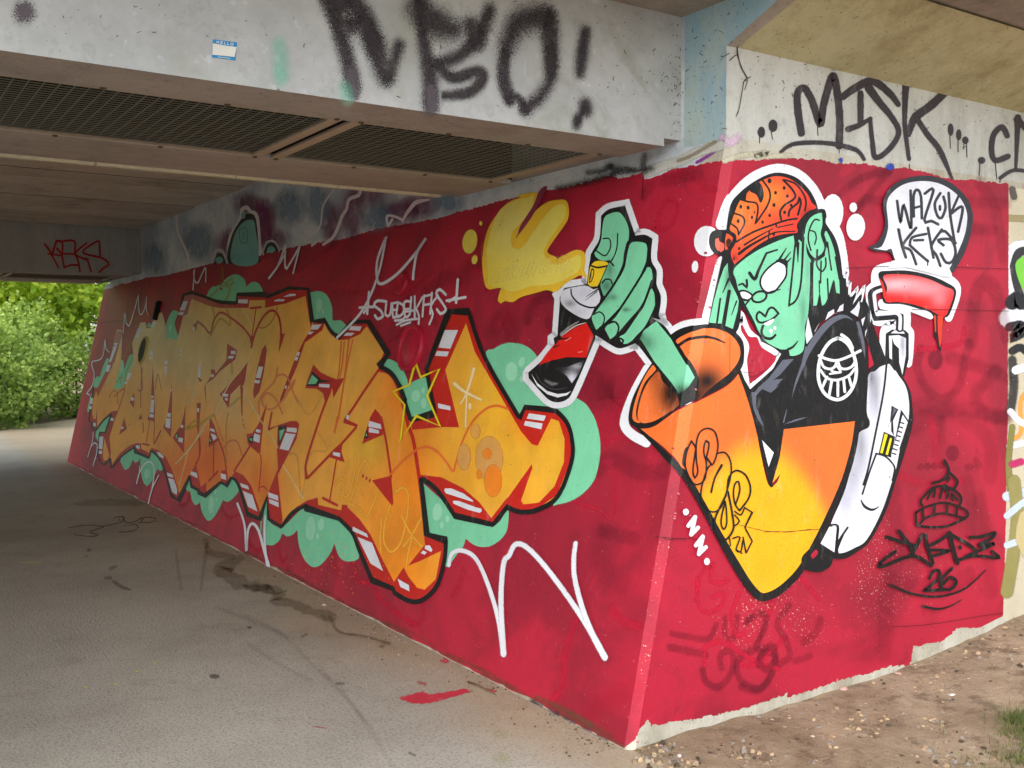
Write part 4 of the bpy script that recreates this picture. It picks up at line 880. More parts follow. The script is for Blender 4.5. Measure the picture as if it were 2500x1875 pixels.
# chips knocked out of the chamfered corner
cp = Paint(base=0.0009)
for k_ in range(26):
    zz = random.uniform(.03, 2.36); side = random.random() < .5; x0, y0 = proj((xw(zz), YL, zz)) if side else proj((xw(zz) + CH, YW, zz)); r_ = random.choice((.8, 1.2, 1.6, 2.6))
    Q_ = [(x0 + r_ * random.uniform(.4, 1) * math.cos(a_), y0 + 1.8 * r_ * random.uniform(.4, 1) * math.sin(a_)) for a_ in [j_ * 1.05 for j_ in range(6)]]
    cp.fill(random.choice((srgb(196, 80, 96), srgb(190, 110, 112), srgb(140, 34, 52))), Q_)
tag(cp.build('corner_chips', red_ground), kind='stuff')

# ------------------------------------------------------------------ painted figure: woman with roller and spray can
LAYER['auto'] = 330
fig = Paint(); HALO = srgb(236, 238, 244); BLK = srgb(24, 24, 26)
CAN_HAND = ("a:985,172! 1040,330 1085,460! 1180,452 1250,490! 1238,690 1290,800 1290,930 1328,1030 1330,1110 1310,1230! 1330,1270 c:380,-10 490,60 560,150 710,370 800,560 700,760 600,700 380,430! 250,260 215,235! a:1090,1495 1000,1532 920,1545 830,1500 740,1440 700,1420! b:860,820! 760,1060 620,1380 560,1465 470,1497 380,1480 300,1410 150,1240! 145,1180! 290,1050 425,880! 415,812! 455,790! 480,440 478,385! 530,280! 770,238! 790,60 800,0! a:650,690! 655,640 690,580 740,480 755,268! 830,205")
CUFF = "c:390,405 300,540 190,760 150,940 170,1010 250,1052 400,1030 640,850 1050,640 1190,500! 1230,420 1235,260 1200,170 1100,90 950,48 780,60 640,98 545,160! 480,300"
HEAD = ("d:140,800 190,760 285,752! 330,500 420,380 560,270 720,190 850,178 1000,228 1120,340 1190,460 1215,545! 1280,545 1302,620 1292,680 1390,840 1440,1020 1470,1270 e:1500,640 1290,780 1160,980 1080,1090 920,1210 760,1110 640,1050! 570,900 440,690! 380,960 105,885! 150,640 230,270 d:240,1020 170,985 130,900")
SLEEVE_L = "c:245,1055 400,1200 560,1370 680,1520 f:300,760 430,1000 560,1230 680,1420 770,1510 860,1500 970,1430 1100,1290 1220,1080 1350,810 1460,550 1530,300 1560,90"
def halo(txt, w, closed=True): fig.line(HALO, txt, w, closed=closed, soft=2.0, kx=.95)
halo(CAN_HAND, 28); halo("c:330,480 210,700 130,900 110,1020 180,1110 320,1190", 22, False); halo("c:545,130 660,65 760,40 860,30", 18, False)
halo("d:255,700 330,490 430,350 570,230 730,160 860,150 1010,200 1140,320 1220,460 1260,560 1400,780 1450,980 1475,1200", 28, False)
halo("d:250,1060 200,1250 150,1450 100,1640", 20, False)
halo("e:430,780 510,960 640,1060 780,1150 840,1180 770,1330 530,1520 480,1420 470,1230 490,1080 430,960", 17)
fig.fill(RED, "e:450,880 520,1000 600,1010 650,1110 790,1210 740,1300 620,1370 530,1400 500,1250 520,1090 440,940", True)
for x_, y_, rx, ry in ((110, 870, 118, 152), (1360, 585, 112, 192), (1575, 525, 36, 46), (1600, 725, 92, 134), (0, 1130, 30, 58)): fig.dot(HALO, x_, y_, rx, ry, 'd', soft=1.5, rot=.08)
# roller halo and bubble white
fig.line(HALO, "H:790,210 800,150 880,125 1000,120 1120,150 1220,200 1262,262 1215,410", 24, soft=2); fig.line(HALO, "H:850,330 960,345 1110,400", 20, soft=2)
fig.line(HALO, "g:960,320 860,380 830,440 850,640 900,830 1140,850 1180,900 1040,1010 1050,1380", 24, soft=2); fig.line(HALO, "g:1000,600 1060,650 1330,690 1370,760 1370,960 1420,1020 1410,1280 1390,1460", 20, soft=2)
figure = fig.build('painted_figure', wall, label='green skinned woman in beanie painted across the wall corner')

bd = Paint()
# white pack / arm on her back
bd.fill(BLK, "h:520,70 660,0 705,18 765,100 838,230 860,370 858,520 797,740 727,960 648,1200 528,1425 435,1508 330,1568 230,1568 150,1500 95,1465 200,1290 320,1000 400,700 430,560 510,480 490,420 500,200", True)
PACKC = lambda x_, y_: blend(x_, y_, srgb(228, 228, 240), [(2132, 960, 14, 60, srgb(110, 112, 120), .7), (2125, 920, 10, 26, srgb(60, 62, 70), .7), (2098, 1085, 16, 60, srgb(120, 122, 132), .75), (2080, 1160, 18, 50, srgb(140, 142, 156), .6), (2060, 1220, 20, 40, srgb(170, 172, 190), .6)])
bd.fill(PACKC, "h:520,100 640,35 692,34 745,112 806,205 832,330 826,480 775,700 697,960 614,1200 497,1420 398,1488 300,1528 270,1502 345,1320! 272,1425! 265,1312! 212,1300 330,1010 420,650 440,570 512,530 520,480 497,410 505,200", True, grid=12)
bd.fill(srgb(236, 238, 246), "h:200,1318 258,1322 240,1522 130,1452")
for t_, w_ in (("h:655,15 630,250 570,560 510,850 470,985", 5), ("h:572,740 520,880 462,1060", 4.5), ("h:570,738 650,765 715,840 712,900 700,950", 4.5), ("h:210,1305 268,1312 262,1425", 4.5), ("h:345,1325 270,1440 262,1500", 5)): bd.line(BLK, t_, w_, kx=1)
bd.line(BLK, "h:452,1110 480,1158 540,1185 592,1160", [3, 7, 6, 2], kx=1)
bd.fill(BLK, "h:632,565 722,605 690,770 590,742"); bd.fill(srgb(246, 222, 30), "h:640,580 663,590 622,738 603,732"); bd.fill(srgb(246, 222, 30), "h:682,612 697,620 664,750 645,745")
bd.fill(BLK, "h:693,358 747,388 705,478 712,600 690,560 690,480 640,562 680,500"); bd.fill(GREY, "h:708,372 735,390 704,440")
bd.fill(BLK, "h:768,388 852,510 800,640 730,860 760,700 720,760 700,740"); bd.fill(srgb(232, 232, 240), "h:782,430 822,490 775,640 730,770 700,790 690,740 730,620"); bd.fill(srgb(232, 232, 240), "h:690,770 745,780 722,830") 
for i in range(8): bd.line(BLK, [(1960 + (760 - i * 9) * .30738, 880 + (490 + i * 35) * .30738), (1960 + (790 - i * 9) * .30738, 880 + (500 + i * 35) * .30738)], 3.4, sm=False, kx=1)
# strap + handle + roller frame
bd.fill(BLK, "g:700,800 840,850 880,900 960,1130 1055,1380 1110,1400 1240,1500 1320,1640 1180,1560 1100,1450 1050,1450 900,1580 820,1590 810,1540 900,1480 800,1190 740,1000")
bd.fill(RED, "g:805,1190 890,1480 815,1540"); 
bd.fill(BLK, "g:1060,1035 1150,975 1340,985 1392,1035 1392,1400 1325,1659 1250,1600 1130,1420 1050,1380")
bd.fill(lambda x_, y_: blend(x_, y_, srgb(232, 232, 242), [(2200, 840, 6, 30, srgb(120, 120, 136), .7)]), "g:1105,1065 1250,1055 1352,1100 1350,1350 1300,1630 1255,1450 1250,1250 1180,1180 1150,1085 1150,1410 1112,1385", False, grid=10)
bd.fill(srgb(232, 232, 242), "g:1130,1030 1190,985 1320,1005 1335,1035 1200,1030")
bd.line(BLK, "g:1020,380 870,440 860,560 900,760! 1190,775! 1260,800 1260,960", 19, kx=1); bd.line(srgb(226, 226, 238), "g:1000,405 900,450 900,560 925,740! 1200,735! 1265,780 1265,965", 8.5, kx=1)
# roller sleeve
bd.fill(BLK, "H:808,160 870,145 980,145 1100,170 1200,212 1258,265 1218,400 1185,432 1170,610 1160,608 1145,540 1132,525 1120,400 1030,362 940,338 840,330 830,250", True)
ROLC = lambda x_, y_: blend(x_, y_, srgb(226, 34, 32), [(2190, 695, 60, 16, srgb(246, 190, 196), .95), (2260, 705, 50, 18, srgb(244, 150, 158), .9), (2290, 730, 18, 20, srgb(240, 150, 160), .6), (2200, 738, 40, 10, srgb(228, 30, 26), .5)])
bd.fill(ROLC, "H:840,172 980,168 1095,192 1190,235 1245,270 1205,395 1185,415 1100,370 1010,340 920,325 850,322 858,240", True, grid=10)
bd.fill(srgb(222, 40, 34), "H:812,185 835,215 860,300 855,318 838,300 825,230"); bd.fill(srgb(224, 60, 40), "H:1150,405 1182,410 1172,560 1163,590 1152,500"); bd.fill(srgb(224, 60, 40), "H:1128,402 1140,404 1142,500 1136,500")
bd.build('white_pack_and_roller', figure)

# jacket ------------------------------------------------------------
jk = Paint()
def orange_c(x_, y_):
    yb = 1088 + 0.0058 * (x_ - 1845) ** 2; t = max(0, min(1, (y_ - yb + 45) / 95)); t = t * t * (3 - 2 * t)
    k_ = 1 + 0.05 * mnoise.noise(Vector((x_ * .05, y_ * .012, 5)))
    return tuple(v * k_ for v in Vector(srgb(246, 116, 50)).lerp(Vector(srgb(250, 178, 26)), t))
jk.fill(orange_c, "c:250,1058! 400,1032 640,868 1050,652 1190,512! 1262,700 1350,1050 f:770,330 820,560 855,622 905,590 935,520! 870,592! 862,530 920,380 960,155! 1060,130 1545,90! 1505,330 1445,560 1335,820 1213,1060 1092,1270 962,1410 850,1478 780,1488 700,1432 580,1262 480,1102 330,832 170,512 c:560,1302 400,1162", True, grid=22)
jk.line(BLK, SLEEVE_L, [7, 16, 16, 17, 20, 20, 17, 15, 14, 15, 13], kx=1)
jk.fill(BLK, "f:1110,1190 1180,1120 1240,1110 1350,1170 1360,1200 1340,1265 1260,1312 1160,1302 1112,1262", True); jk.fill(RED, "f:1180,1180 1222,1130 1240,1150 1235,1170 1195,1208", True)
jk.build('orange_jacket', figure)
tp = Paint()
tp.fill(BLK, "e:850,1165 760,1330 530,1535! c:1192,498! 1262,690 1335,930 1425,1300 1500,1622! f:868,600 930,380 962,158! 1545,92! h:440,562 515,490 490,420 500,200 g:800,1400 780,1180 700,920 620,790 500,712 400,718 270,790 100,930 e:1160,985 1080,1100 1000,1205!")
tp.fill(srgb(236, 238, 242), "c:1400,1150 1522,1282 1465,1442"); tp.line(BLK, "c:1190,500 1262,690 1335,930 1425,1300 1500,1600", 9, kx=1)
tp.fill(GREY, "e:860,1238 972,1228 830,1392 765,1440 862,1428 790,1512 832,1488 740,1572 650,1532 592,1600 575,1659 552,1640 560,1590 610,1520 720,1420 820,1290")
tp.line(GREY, "e:1120,1110 1065,1280 990,1480 950,1640", [16, 8, 5, 1], kx=1, taper=1); tp.line(GREY, "e:1100,1180 1180,1040 1290,900 1400,820 1500,800 1570,840", [12, 16, 16, 12, 8], kx=1, taper=1); tp.line(GREY, "g:650,860 690,1000 730,1180 760,1400", [8, 8, 7, 2], kx=1, taper=1); tp.line(GREY, "c:1330,700 1340,850 1380,960 1420,1030", [12, 7, 3], kx=1, taper=1); tp.line(GREY, "f:960,120 1060,85 1150,60", [1, 5, 2], kx=1, taper=2); tp.line(GREY, "f:740,0 770,70 795,130", [4, 3], kx=1, taper=1); tp.line(GREY, "f:960,100 985,0", [4, 2], kx=1)
tp.build('black_top', figure)
cf = Paint()
cf.fill(BLK, CUFF, True)
CUFC = lambda x_, y_: blend(x_, y_, srgb(250, 124, 58), [(1640, 960, 34, 60, (.004, .004, .004), 1.0), (1722, 930, 44, 40, (.004, .004, .004), 1.0), (1690, 965, 40, 30, (.004, .004, .004), 1.0), (1600, 910, 16, 40, srgb(90, 40, 20), .6)])
cf.fill(CUFC, "c:610,205 740,130 900,84 1050,114 1150,190 1198,290 1182,400 1092,520 1000,592 880,690 790,770 800,560 720,390 650,270", True, grid=11)
cf.fill(CUFC, "c:436,505 480,600 600,720 640,820 540,900 400,982 285,1002 240,950 255,820 320,640", True, grid=11)
cf.fill(srgb(250, 124, 58), "c:388,442 416,486 310,610 240,800 225,940 266,1002 200,980 190,900 230,740 300,570", True)
cf.line(BLK, "c:632,255 740,190 880,168", 7.5, kx=1); cf.line(BLK, "c:880,168 960,185 1050,225", [6, 6, 3], kx=1); cf.line(srgb(110, 40, 20), "c:1100,160 1098,500 1330,510", 1.2, sm=False, kx=1)
cf.build('jacket_cuff', figure)

# can, hand and forearm ------------------------------------------------
hd = Paint()
hd.fill(BLK, CAN_HAND, True)
ARMC = lambda x_, y_: blend(x_, y_, TEAL, [(1585, 838, 18, 22, srgb(30, 60, 46), .6), (1670, 960, 26, 22, srgb(16, 26, 22), .95), (1568, 822, 10, 12, (.01, .01, .01), .7)])
hd.fill(ARMC, "c:260,188 300,110 420,20 560,190 640,330 715,450 775,560 720,645 640,722 570,620 400,410 290,230", False, grid=10)
HANDC = lambda x_, y_: blend(x_, y_, TEAL, [(1492, 660, 12, 22, srgb(40, 78, 62), .6), (1484, 700, 14, 16, srgb(20, 36, 30), .7), (1500, 727, 10, 8, srgb(50, 90, 74), .7), (1532, 757, 9, 6, srgb(40, 80, 64), .8), (1478, 730, 10, 12, srgb(20, 40, 32), .6)])
hd.fill(HANDC, "a:785,290 830,253 922,233 985,300 1022,400 1020,500 1000,530 985,600 970,700 945,780 870,930 795,1045 765,1000 750,920 790,820 832,720 840,695 800,702 750,697 700,662 690,630 720,588 755,500 765,400", True, grid=9)
hd.fill(HANDC, "a:1042,532 1120,520 1190,540 1200,580 1190,700 1160,780 1100,900 960,1120 780,1312 720,1372 690,1330 665,1250 700,1190 810,1040 880,920 960,805 985,760 1012,620", True, grid=9)
hd.fill(HANDC, "a:1180,782 1230,768 1250,830 1245,900 1200,1010 1130,1150 1010,1290 890,1440 850,1462 812,1400 790,1360 860,1270 950,1150 1050,980 1110,900", True, grid=9)
hd.fill(TEAL, "a:1245,968 1266,1010 1275,1100 1265,1160 1180,1330 1090,1430 1040,1482 975,1505 930,1440 990,1400 1080,1270 1140,1180 1190,1060", True)
for t_, w_ in (("a:775,490 830,488 848,540 836,600 790,655 710,605", 3.5), ("a:915,440 908,570 880,660 840,720", 3.6), ("a:842,712 875,748", 4), ("a:765,918 800,880 850,888 862,925", 4), ("a:680,1222 740,1195 786,1240 772,1320 722,1368", 3.6), ("a:820,1310 885,1290 925,1340 905,1420 855,1462", 5), ("a:900,1470 935,1450 970,1470 960,1500", 4.5), ("a:1012,530 985,640 968,775 880,930 800,1045 690,1195", 6), ("a:1182,782 1110,900 965,1125 865,1262 745,1350", 6), ("a:1246,900 1190,1060 1130,1182 1000,1320 900,1445", 6.5)): hd.line(BLK, t_, w_, kx=.9)
# nozzle, dome, body of the can
hd.fill(srgb(244, 206, 40), "a:662,738 690,712 745,702 822,722 800,775 720,948 680,952 630,930 640,810", True); hd.line(BLK, "a:650,745 720,768 812,752", 4.5); hd.line(BLK, "a:668,780 648,850 640,910 660,900 680,850 684,790", 3, closed=True); hd.line(BLK, "a:660,800 655,880", 2.5)
DOMEC = lambda x_, y_: blend(x_, y_, srgb(226, 226, 236), [(1395, 742, 14, 10, srgb(110, 112, 112), .8), (1430, 715, 20, 14, srgb(206, 204, 220), .8), (1415, 765, 20, 12, srgb(190, 190, 200), .6)])
hd.fill(DOMEC, "a:402,982 600,942 680,978 720,968 750,1060 740,1100 690,1160 640,1258 560,1250 440,1180 372,1110 365,1050", True, grid=9)
hd.line(BLK, "a:465,978 475,1040 540,1112 640,1152 700,1150", 4.5); hd.line(BLK, "a:720,980 610,1050", [4, 1]); hd.line(BLK, "a:715,1000 600,1085", [3, 1])
hd.fill(srgb(226, 28, 22), "b:770,655 842,790 762,1022 560,1016 400,1050 258,1102 330,990 428,872 425,900 500,800 640,705"); hd.line(BLK, "b:430,830 590,812", [6, 2]); hd.line(BLK, "b:420,912 480,885", [5, 1]); hd.line(srgb(240, 120, 110), "b:540,845 600,810", 2, soft=1); hd.line(srgb(240, 120, 110), "b:680,965 725,958", 2, soft=1); hd.line(srgb(232, 200, 200), "b:500,790 640,690 760,650", [1.5, 2.5, 1], soft=.8)
hd.line(srgb(150, 150, 150), "b:495,775 580,700 680,640", [5, 4, 1], soft=3, alpha=.8)
hd.fill(lambda x_, y_: blend(x_, y_, srgb(40, 40, 42), [(1400, 925, 14, 16, srgb(226, 226, 240), 1.0), (1412, 895, 14, 8, srgb(190, 190, 200), .8)]), "b:420,1130 560,1120 742,1052 690,1180 612,1296 560,1220 500,1180", False, grid=8)
hd.fill(HALO, "b:178,1192 240,1320 350,1412 460,1447 560,1422 604,1378 550,1400 460,1410 350,1378 240,1290"); hd.line(srgb(130, 130, 134), "b:330,1265 390,1300 450,1300", [3, 7, 2], soft=5, alpha=.7)
hd.line(srgb(70, 70, 74), "b:225,1190 290,1290 420,1360 560,1340", 1.5, soft=1)
hd.build('hand_and_spray_can', figure)

# head ------------------------------------------------------------------
hh = Paint()
hh.fill(BLK, "g:0,640 200,560 430,200 470,160 470,300 520,480 720,470 820,660 870,880 760,1100 650,800 450,700 300,740 150,850 0,1010")
hh.line(HALO, "g:462,215 490,140! 500,330 545,268! 540,480 652,372! 575,600 745,350! 700,560", 6, kx=1, soft=1); hh.line(BLK, "g:470,250 490,560 530,480 520,640 620,450 560,650 700,480 640,700", 4, kx=1)
for t_ in ("g:110,570 132,700 110,850 30,1012 8,960 60,760", "g:290,420 300,600 312,740 180,842 240,680", "g:455,460 440,702 350,722 410,600", "g:672,560 682,650 652,792 540,722 610,660", "g:830,690 860,800 830,880", "g:700,830 760,790 720,930", "g:760,1000 790,960 755,1090"): hh.fill(srgb(216, 216, 226), t_)
hh.fill(BLK, HEAD, True)
hh.fill(srgb(230, 232, 238), "e:1112,800 1160,1000 1100,1078 1085,980")
FACEC = lambda x_, y_: blend(x_, y_, TEAL, [(1955, 760, 10, 50, srgb(70, 120, 96), .6), (1968, 660, 8, 60, srgb(90, 150, 122), .5), (1890, 790, 10, 18, srgb(96, 160, 130), .5), (1770, 690, 10, 30, srgb(50, 84, 70), .5)])
hh.fill(FACEC, "e:365,320 540,170 750,60 975,-22 1075,-32 1092,-60 1100,150 1152,270 1132,500 1116,760 1082,900 1080,1040 1060,1150 1000,1190 930,1196 918,1130 840,1132 700,1062 620,960 560,830 480,680 412,540 385,430", True, grid=12)
hh.fill(TEAL, "e:1172,262 1165,690 1200,688 1232,560 1258,690 1310,620 1372,430 1400,560 1432,570 1420,350 1370,100 1295,-66 1272,60 1285,170 1210,215", True)
hh.fill(lambda x_, y_: blend(x_, y_, TEAL, [(1775, 680, 10, 30, srgb(50, 86, 70), .7)]), "e:300,260 312,420 400,600 412,640 400,745 352,925 280,895 240,872 112,862 160,640 220,430 262,310", False, grid=12)
for t_, w_ in (("e:1000,-20 980,100 950,400 920,690! 1000,620 1045,420 1062,0", 5), ("e:1150,260 1150,700", 8), ("e:1310,50 1330,200 1350,330", 4), ("e:1270,-20 1310,100", 5), ("e:1245,240 1240,460", 4), ("e:1230,560 1225,440", 3), ("e:1310,420 1320,640", 4), ("e:1390,200 1430,420", 4), ("e:315,545 285,720 258,880", [9, 9, 10]), ("e:390,645 340,780", [4, 2]), ("e:225,620 190,870", [5, 5]), ("e:310,420 250,560", [6, 2]), ("e:1010,60 1010,250", [8, 2]), ("e:1065,0 1060,300", [6, 2])): hh.line(BLK, t_, w_, kx=1)
hh.fill(BLK, "e:965,-30 1075,-40 1060,60 1020,20 985,120")
# ear
hh.fill(TEAL, "d:1262,585 1266,700 1250,800 1284,920 1262,985 1200,1040 1140,1000 1092,880 1080,800 1100,690 1160,612", True)
for t_, w_ in (("d:1226,658 1180,650 1130,740 1115,850 1142,962", 4), ("d:1130,760 1180,775 1196,840 1180,900", 3.6), ("d:1140,1030 1200,1058 1275,1010", 5), ("d:1206,958 1202,1050", 5), ("d:1262,585 1268,700 1250,800 1286,920 1265,990 1200,1042", 4.5)): hh.line(BLK, t_, w_, kx=1)
hh.line(BLK, "d:1210,1040 1200,1110 1250,1175 1292,1120 1290,1040", 4, kx=1)
# beanie
HATC = lambda x_, y_: blend(x_, y_, srgb(238, 62, 44), [(1800, 520, 50, 70, srgb(252, 128, 44), .95), (1880, 480, 44, 40, srgb(252, 134, 50), .95), (1840, 560, 40, 40, srgb(250, 110, 44), .7), (1970, 530, 20, 24, srgb(90, 20, 18), .7), (1790, 630, 8, 10, srgb(120, 20, 16), .8)])
hh.fill(HATC, "d:680,240 800,210 950,250 1090,370 1152,482 1200,530 1100,575 1000,700 1002,782 850,800 720,842 560,940 420,1060 370,1102 330,990 370,905 388,862 380,800 320,752 340,672 370,582 400,502 440,442 482,460 490,390 520,355 602,300 620,270", True, grid=12)
hh.fill(BLK, "d:620,275 650,320 664,410 632,482 590,400 520,357 600,292", True)
for t_, w_ in (("d:650,250 725,370 705,500 580,692! 605,560 590,485 510,470 440,450", 4.6), ("d:375,590 450,620 468,690 410,802! 395,740 330,690", 4.6), ("d:860,250 940,330 985,405 960,450 880,500 830,570 842,650", 5.5), ("d:870,248 980,285 1060,380 1092,470 1080,560", 5), ("d:915,612 930,550 1010,480 1022,428 1040,480 1010,600", 5.5), ("d:385,875 560,775 760,700 900,655 1000,640", 5), ("d:415,995 500,930 620,860 780,780 980,768", [8, 6, 4, 3]), ("d:372,1112 560,965 740,858 880,808 1010,795", 5.5), ("d:470,905 600,825 760,740", [5, 4, 2]), ("d:720,770 710,850", 4), ("d:790,690 790,720", 4), ("d:800,730 960,695", 3)): hh.line(BLK, t_, w_, kx=1)
for x_, y_, r_ in ((722, 258, 20), (870, 330, 15), (783, 378, 14), (903, 412, 14), (767, 503, 16), (875, 577, 15), (723, 608, 14), (652, 675, 13), (543, 627, 13), (570, 576, 9), (432, 520, 15), (505, 530, 16), (404, 665, 16), (765, 800, 13), (415, 942, 13), (365, 1045, 10), (940, 505, 14)): hh.dot(BLK, x_, y_, r_, r_ * 1.3, 'd')
hh.fill(srgb(240, 104, 84), "d:195,850 225,840 235,880 262,895 258,960 230,980 195,930", True); hh.fill(srgb(232, 90, 50), "d:285,790 315,800 350,830 330,900 280,960 270,890", True); hh.dot(srgb(40, 24, 22), 310, 890, 22, 40, 'd', soft=5, alpha=.8)
# features
EYE = "e:640,482 650,400 720,312 812,250 872,270 882,380 832,462 762,542 690,545"
hh.line(BLK, EYE, 9, closed=True, kx=1); hh.fill(srgb(240, 240, 244), EYE, True); hh.fill(BLK, "e:780,235 820,215 900,235 900,330 870,280 830,258", True)
for t_, w_ in (("e:822,222 892,108", [6, 2]), ("e:868,232 935,148", [5, 2]), ("e:898,252 940,208", [5, 2]), ("e:520,360 572,422 612,330 690,160! 800,125", [8, 8, 6, 5, 4]), ("e:690,570 760,542 832,525", [5, 4, 2]), ("e:410,482 450,468 492,505 490,432", [4, 5, 6]), ("e:540,600 480,680", [4, 4])): hh.line(BLK, t_, w_, kx=1)
hh.line(BLK, "e:420,548 480,545 545,590 500,632 445,620", 5.5, closed=True, kx=1); hh.fill(srgb(240, 240, 244), "e:424,556 480,552 540,592 498,626 450,616", True)
hh.line(BLK, "e:545,600 590,555 650,545 690,570 680,620 620,655 560,645", 5, closed=True, kx=1)
hh.line(BLK, "e:590,792 618,752 680,800! 715,722 760,712 812,770! 740,832 640,862 600,842", 5, closed=True, kx=1); hh.fill(srgb(240, 240, 244), "e:662,872 768,822 742,872 690,896", True); hh.line(BLK, "e:655,895 640,960 672,1012 740,1022 782,985", [6, 6, 7, 5], kx=1); hh.dot(srgb(240, 240, 244), 735, 945, 19, 22, 'e'); hh.dot(srgb(240, 240, 244), 775, 915, 15, 20, 'e'); hh.line(srgb(240, 240, 244), "e:738,950 740,995", 2.5, kx=1)
hh.line(BLK, "e:912,1130 960,1105 1010,1045", [6, 5, 2], kx=1)
hh.build('painted_head', figure)
# shoulder emblem
em = Paint(); EW = srgb(228, 234, 234)
for t_, w_ in (("e:1410,1020 1330,1060 1250,1180 1215,1330 1225,1470 1290,1590 1410,1640 1520,1580 1590,1440 1592,1260 1530,1100 1450,1030 1400,1020", 7.5), ("e:1450,985 1520,1040 1560,1120", 7), ("e:1222,1195 1300,1230 1400,1245 1520,1205 1640,1145", 6), ("e:1240,1250 1270,1310 1330,1330 1380,1310 1400,1250", 5.5), ("e:1415,1260 1440,1320 1500,1330 1560,1300 1592,1240", 5.5), ("e:1235,1340 1300,1420 1400,1442 1520,1400 1580,1330", 5.5), ("e:1302,1412 1248,1530", 6), ("e:1352,1440 1325,1590", 6), ("e:1412,1440 1412,1600", 6), ("e:1470,1432 1482,1560", 6), ("e:1520,1400 1548,1500", 6), ("e:1405,1270 1350,1350 1440,1360 1400,1300", 4.5), ("e:1330,1380 1440,1365", 4)): em.line(EW, t_, w_, kx=1, soft=.8)
em.build('shoulder_emblem', figure)
# bubble lettering on the sleeve
sl_ = Paint()
for t_, w_ in (("f:210,252! 172,340 160,450 200,560 250,605 315,565 332,440 310,340 325,250 352,265 345,330 330,385! 380,450! 410,380 425,280 400,180 342,150 280,180 250,270 250,400 262,500 240,546 222,500 240,350 245,305 210,252", 4), ("f:422,352 480,345 525,410 530,520 490,680 440,800 365,822 300,740 290,640 342,470 380,442", 4), ("f:370,665 400,550 455,448", [5, 4, 6]), ("f:535,512 580,490 650,530 688,630 670,720 600,815", 4.5), ("f:600,815 565,765 550,680 562,600 590,580 602,640 590,700 565,770", 4), ("f:500,650 510,560 535,512", 4.5), ("f:490,690 440,790 402,880 402,960 450,1050 500,1042 550,960 542,850 520,730 505,660", 5), ("f:482,740 450,900 470,965 495,920 492,800 482,740", 4), ("f:640,790! 702,830! 642,950! 702,1062! 652,1160! 628,1030", 3.6), ("f:545,1040 602,1030 572,1130 610,1145 625,1060", 3.6), ("f:560,820 610,850 640,792", 3.6), ("f:565,935 598,900 560,850", 3.6), ("f:570,1130 620,1160", 3), ("f:520,1040 525,1100", 3)): sl_.line(BLK, t_, w_, kx=1)
sl_.build('sleeve_lettering', figure)

# speech bubble -------------------------------------------------------------
sb = Paint()
sb.fill(srgb(52, 54, 60), "D:750,1432 800,1400 842,1300 830,1180 870,1090 960,1035 1080,1018 1190,1042 1290,1115 1348,1220 1342,1340 1300,1470 1240,1575! 1150,1590 900,1530! 870,1462 790,1455", True)
sb.fill(srgb(228, 230, 238), "D:772,1436 822,1428 860,1320 852,1180 890,1110 970,1062 1080,1050 1180,1074 1268,1138 1315,1230 1308,1340 1268,1450 1215,1555! D:1230,1600 1180,1600 960,1545! 905,1510 878,1440 850,1450", True)
sb.fill(HALO, "H:880,90 990,60 1200,90 1215,130 1180,180 1100,150 980,125 860,130")
KW = srgb(52, 54, 60)
for t_, w_ in (("D:912,1165 932,1285 950,1190 992,1320 990,1105", 6), ("D:1008,1255 1008,1130 1030,1100 1050,1140 1055,1265", 6), ("D:1008,1205 1050,1195", 5), ("D:1072,1122 1122,1100 1070,1275 1110,1280 1150,1300", 6), ("D:1162,1120 1130,1180 1145,1250 1170,1262 1192,1200 1180,1140", 6), ("D:1160,1195 1160,1215", 6), ("D:1210,1118 1220,1250 1245,1405", 6), ("D:1270,1130 1217,1250", 5.5), ("D:1222,1240 1290,1200 1265,1342", 6),
               ("D:920,1330 940,1420 962,1490", 6.5), ("D:1022,1320 945,1420 990,1450 1022,1530", 6), ("D:1080,1355 1000,1375 985,1420", 5.5), ("D:1010,1392 1062,1390", 5.5), ("D:985,1420 1040,1470 1090,1512", 6), ("D:1090,1320 1105,1400 1122,1492", 6), ("D:1170,1330 1110,1425 1140,1480 1162,1540", 6), ("D:1250,1408 1190,1340 1160,1345", 6), ("D:1180,1420 1150,1390 1225,1390 1250,1460 1230,1515 1195,1520 1165,1470", 6), ("D:1090,1510 1088,1535", 2.5)): sb.line(KW, t_, w_, kx=1, soft=1)
sb.build('speech_bubble', wall, label='white speech bubble with two handwritten black names')
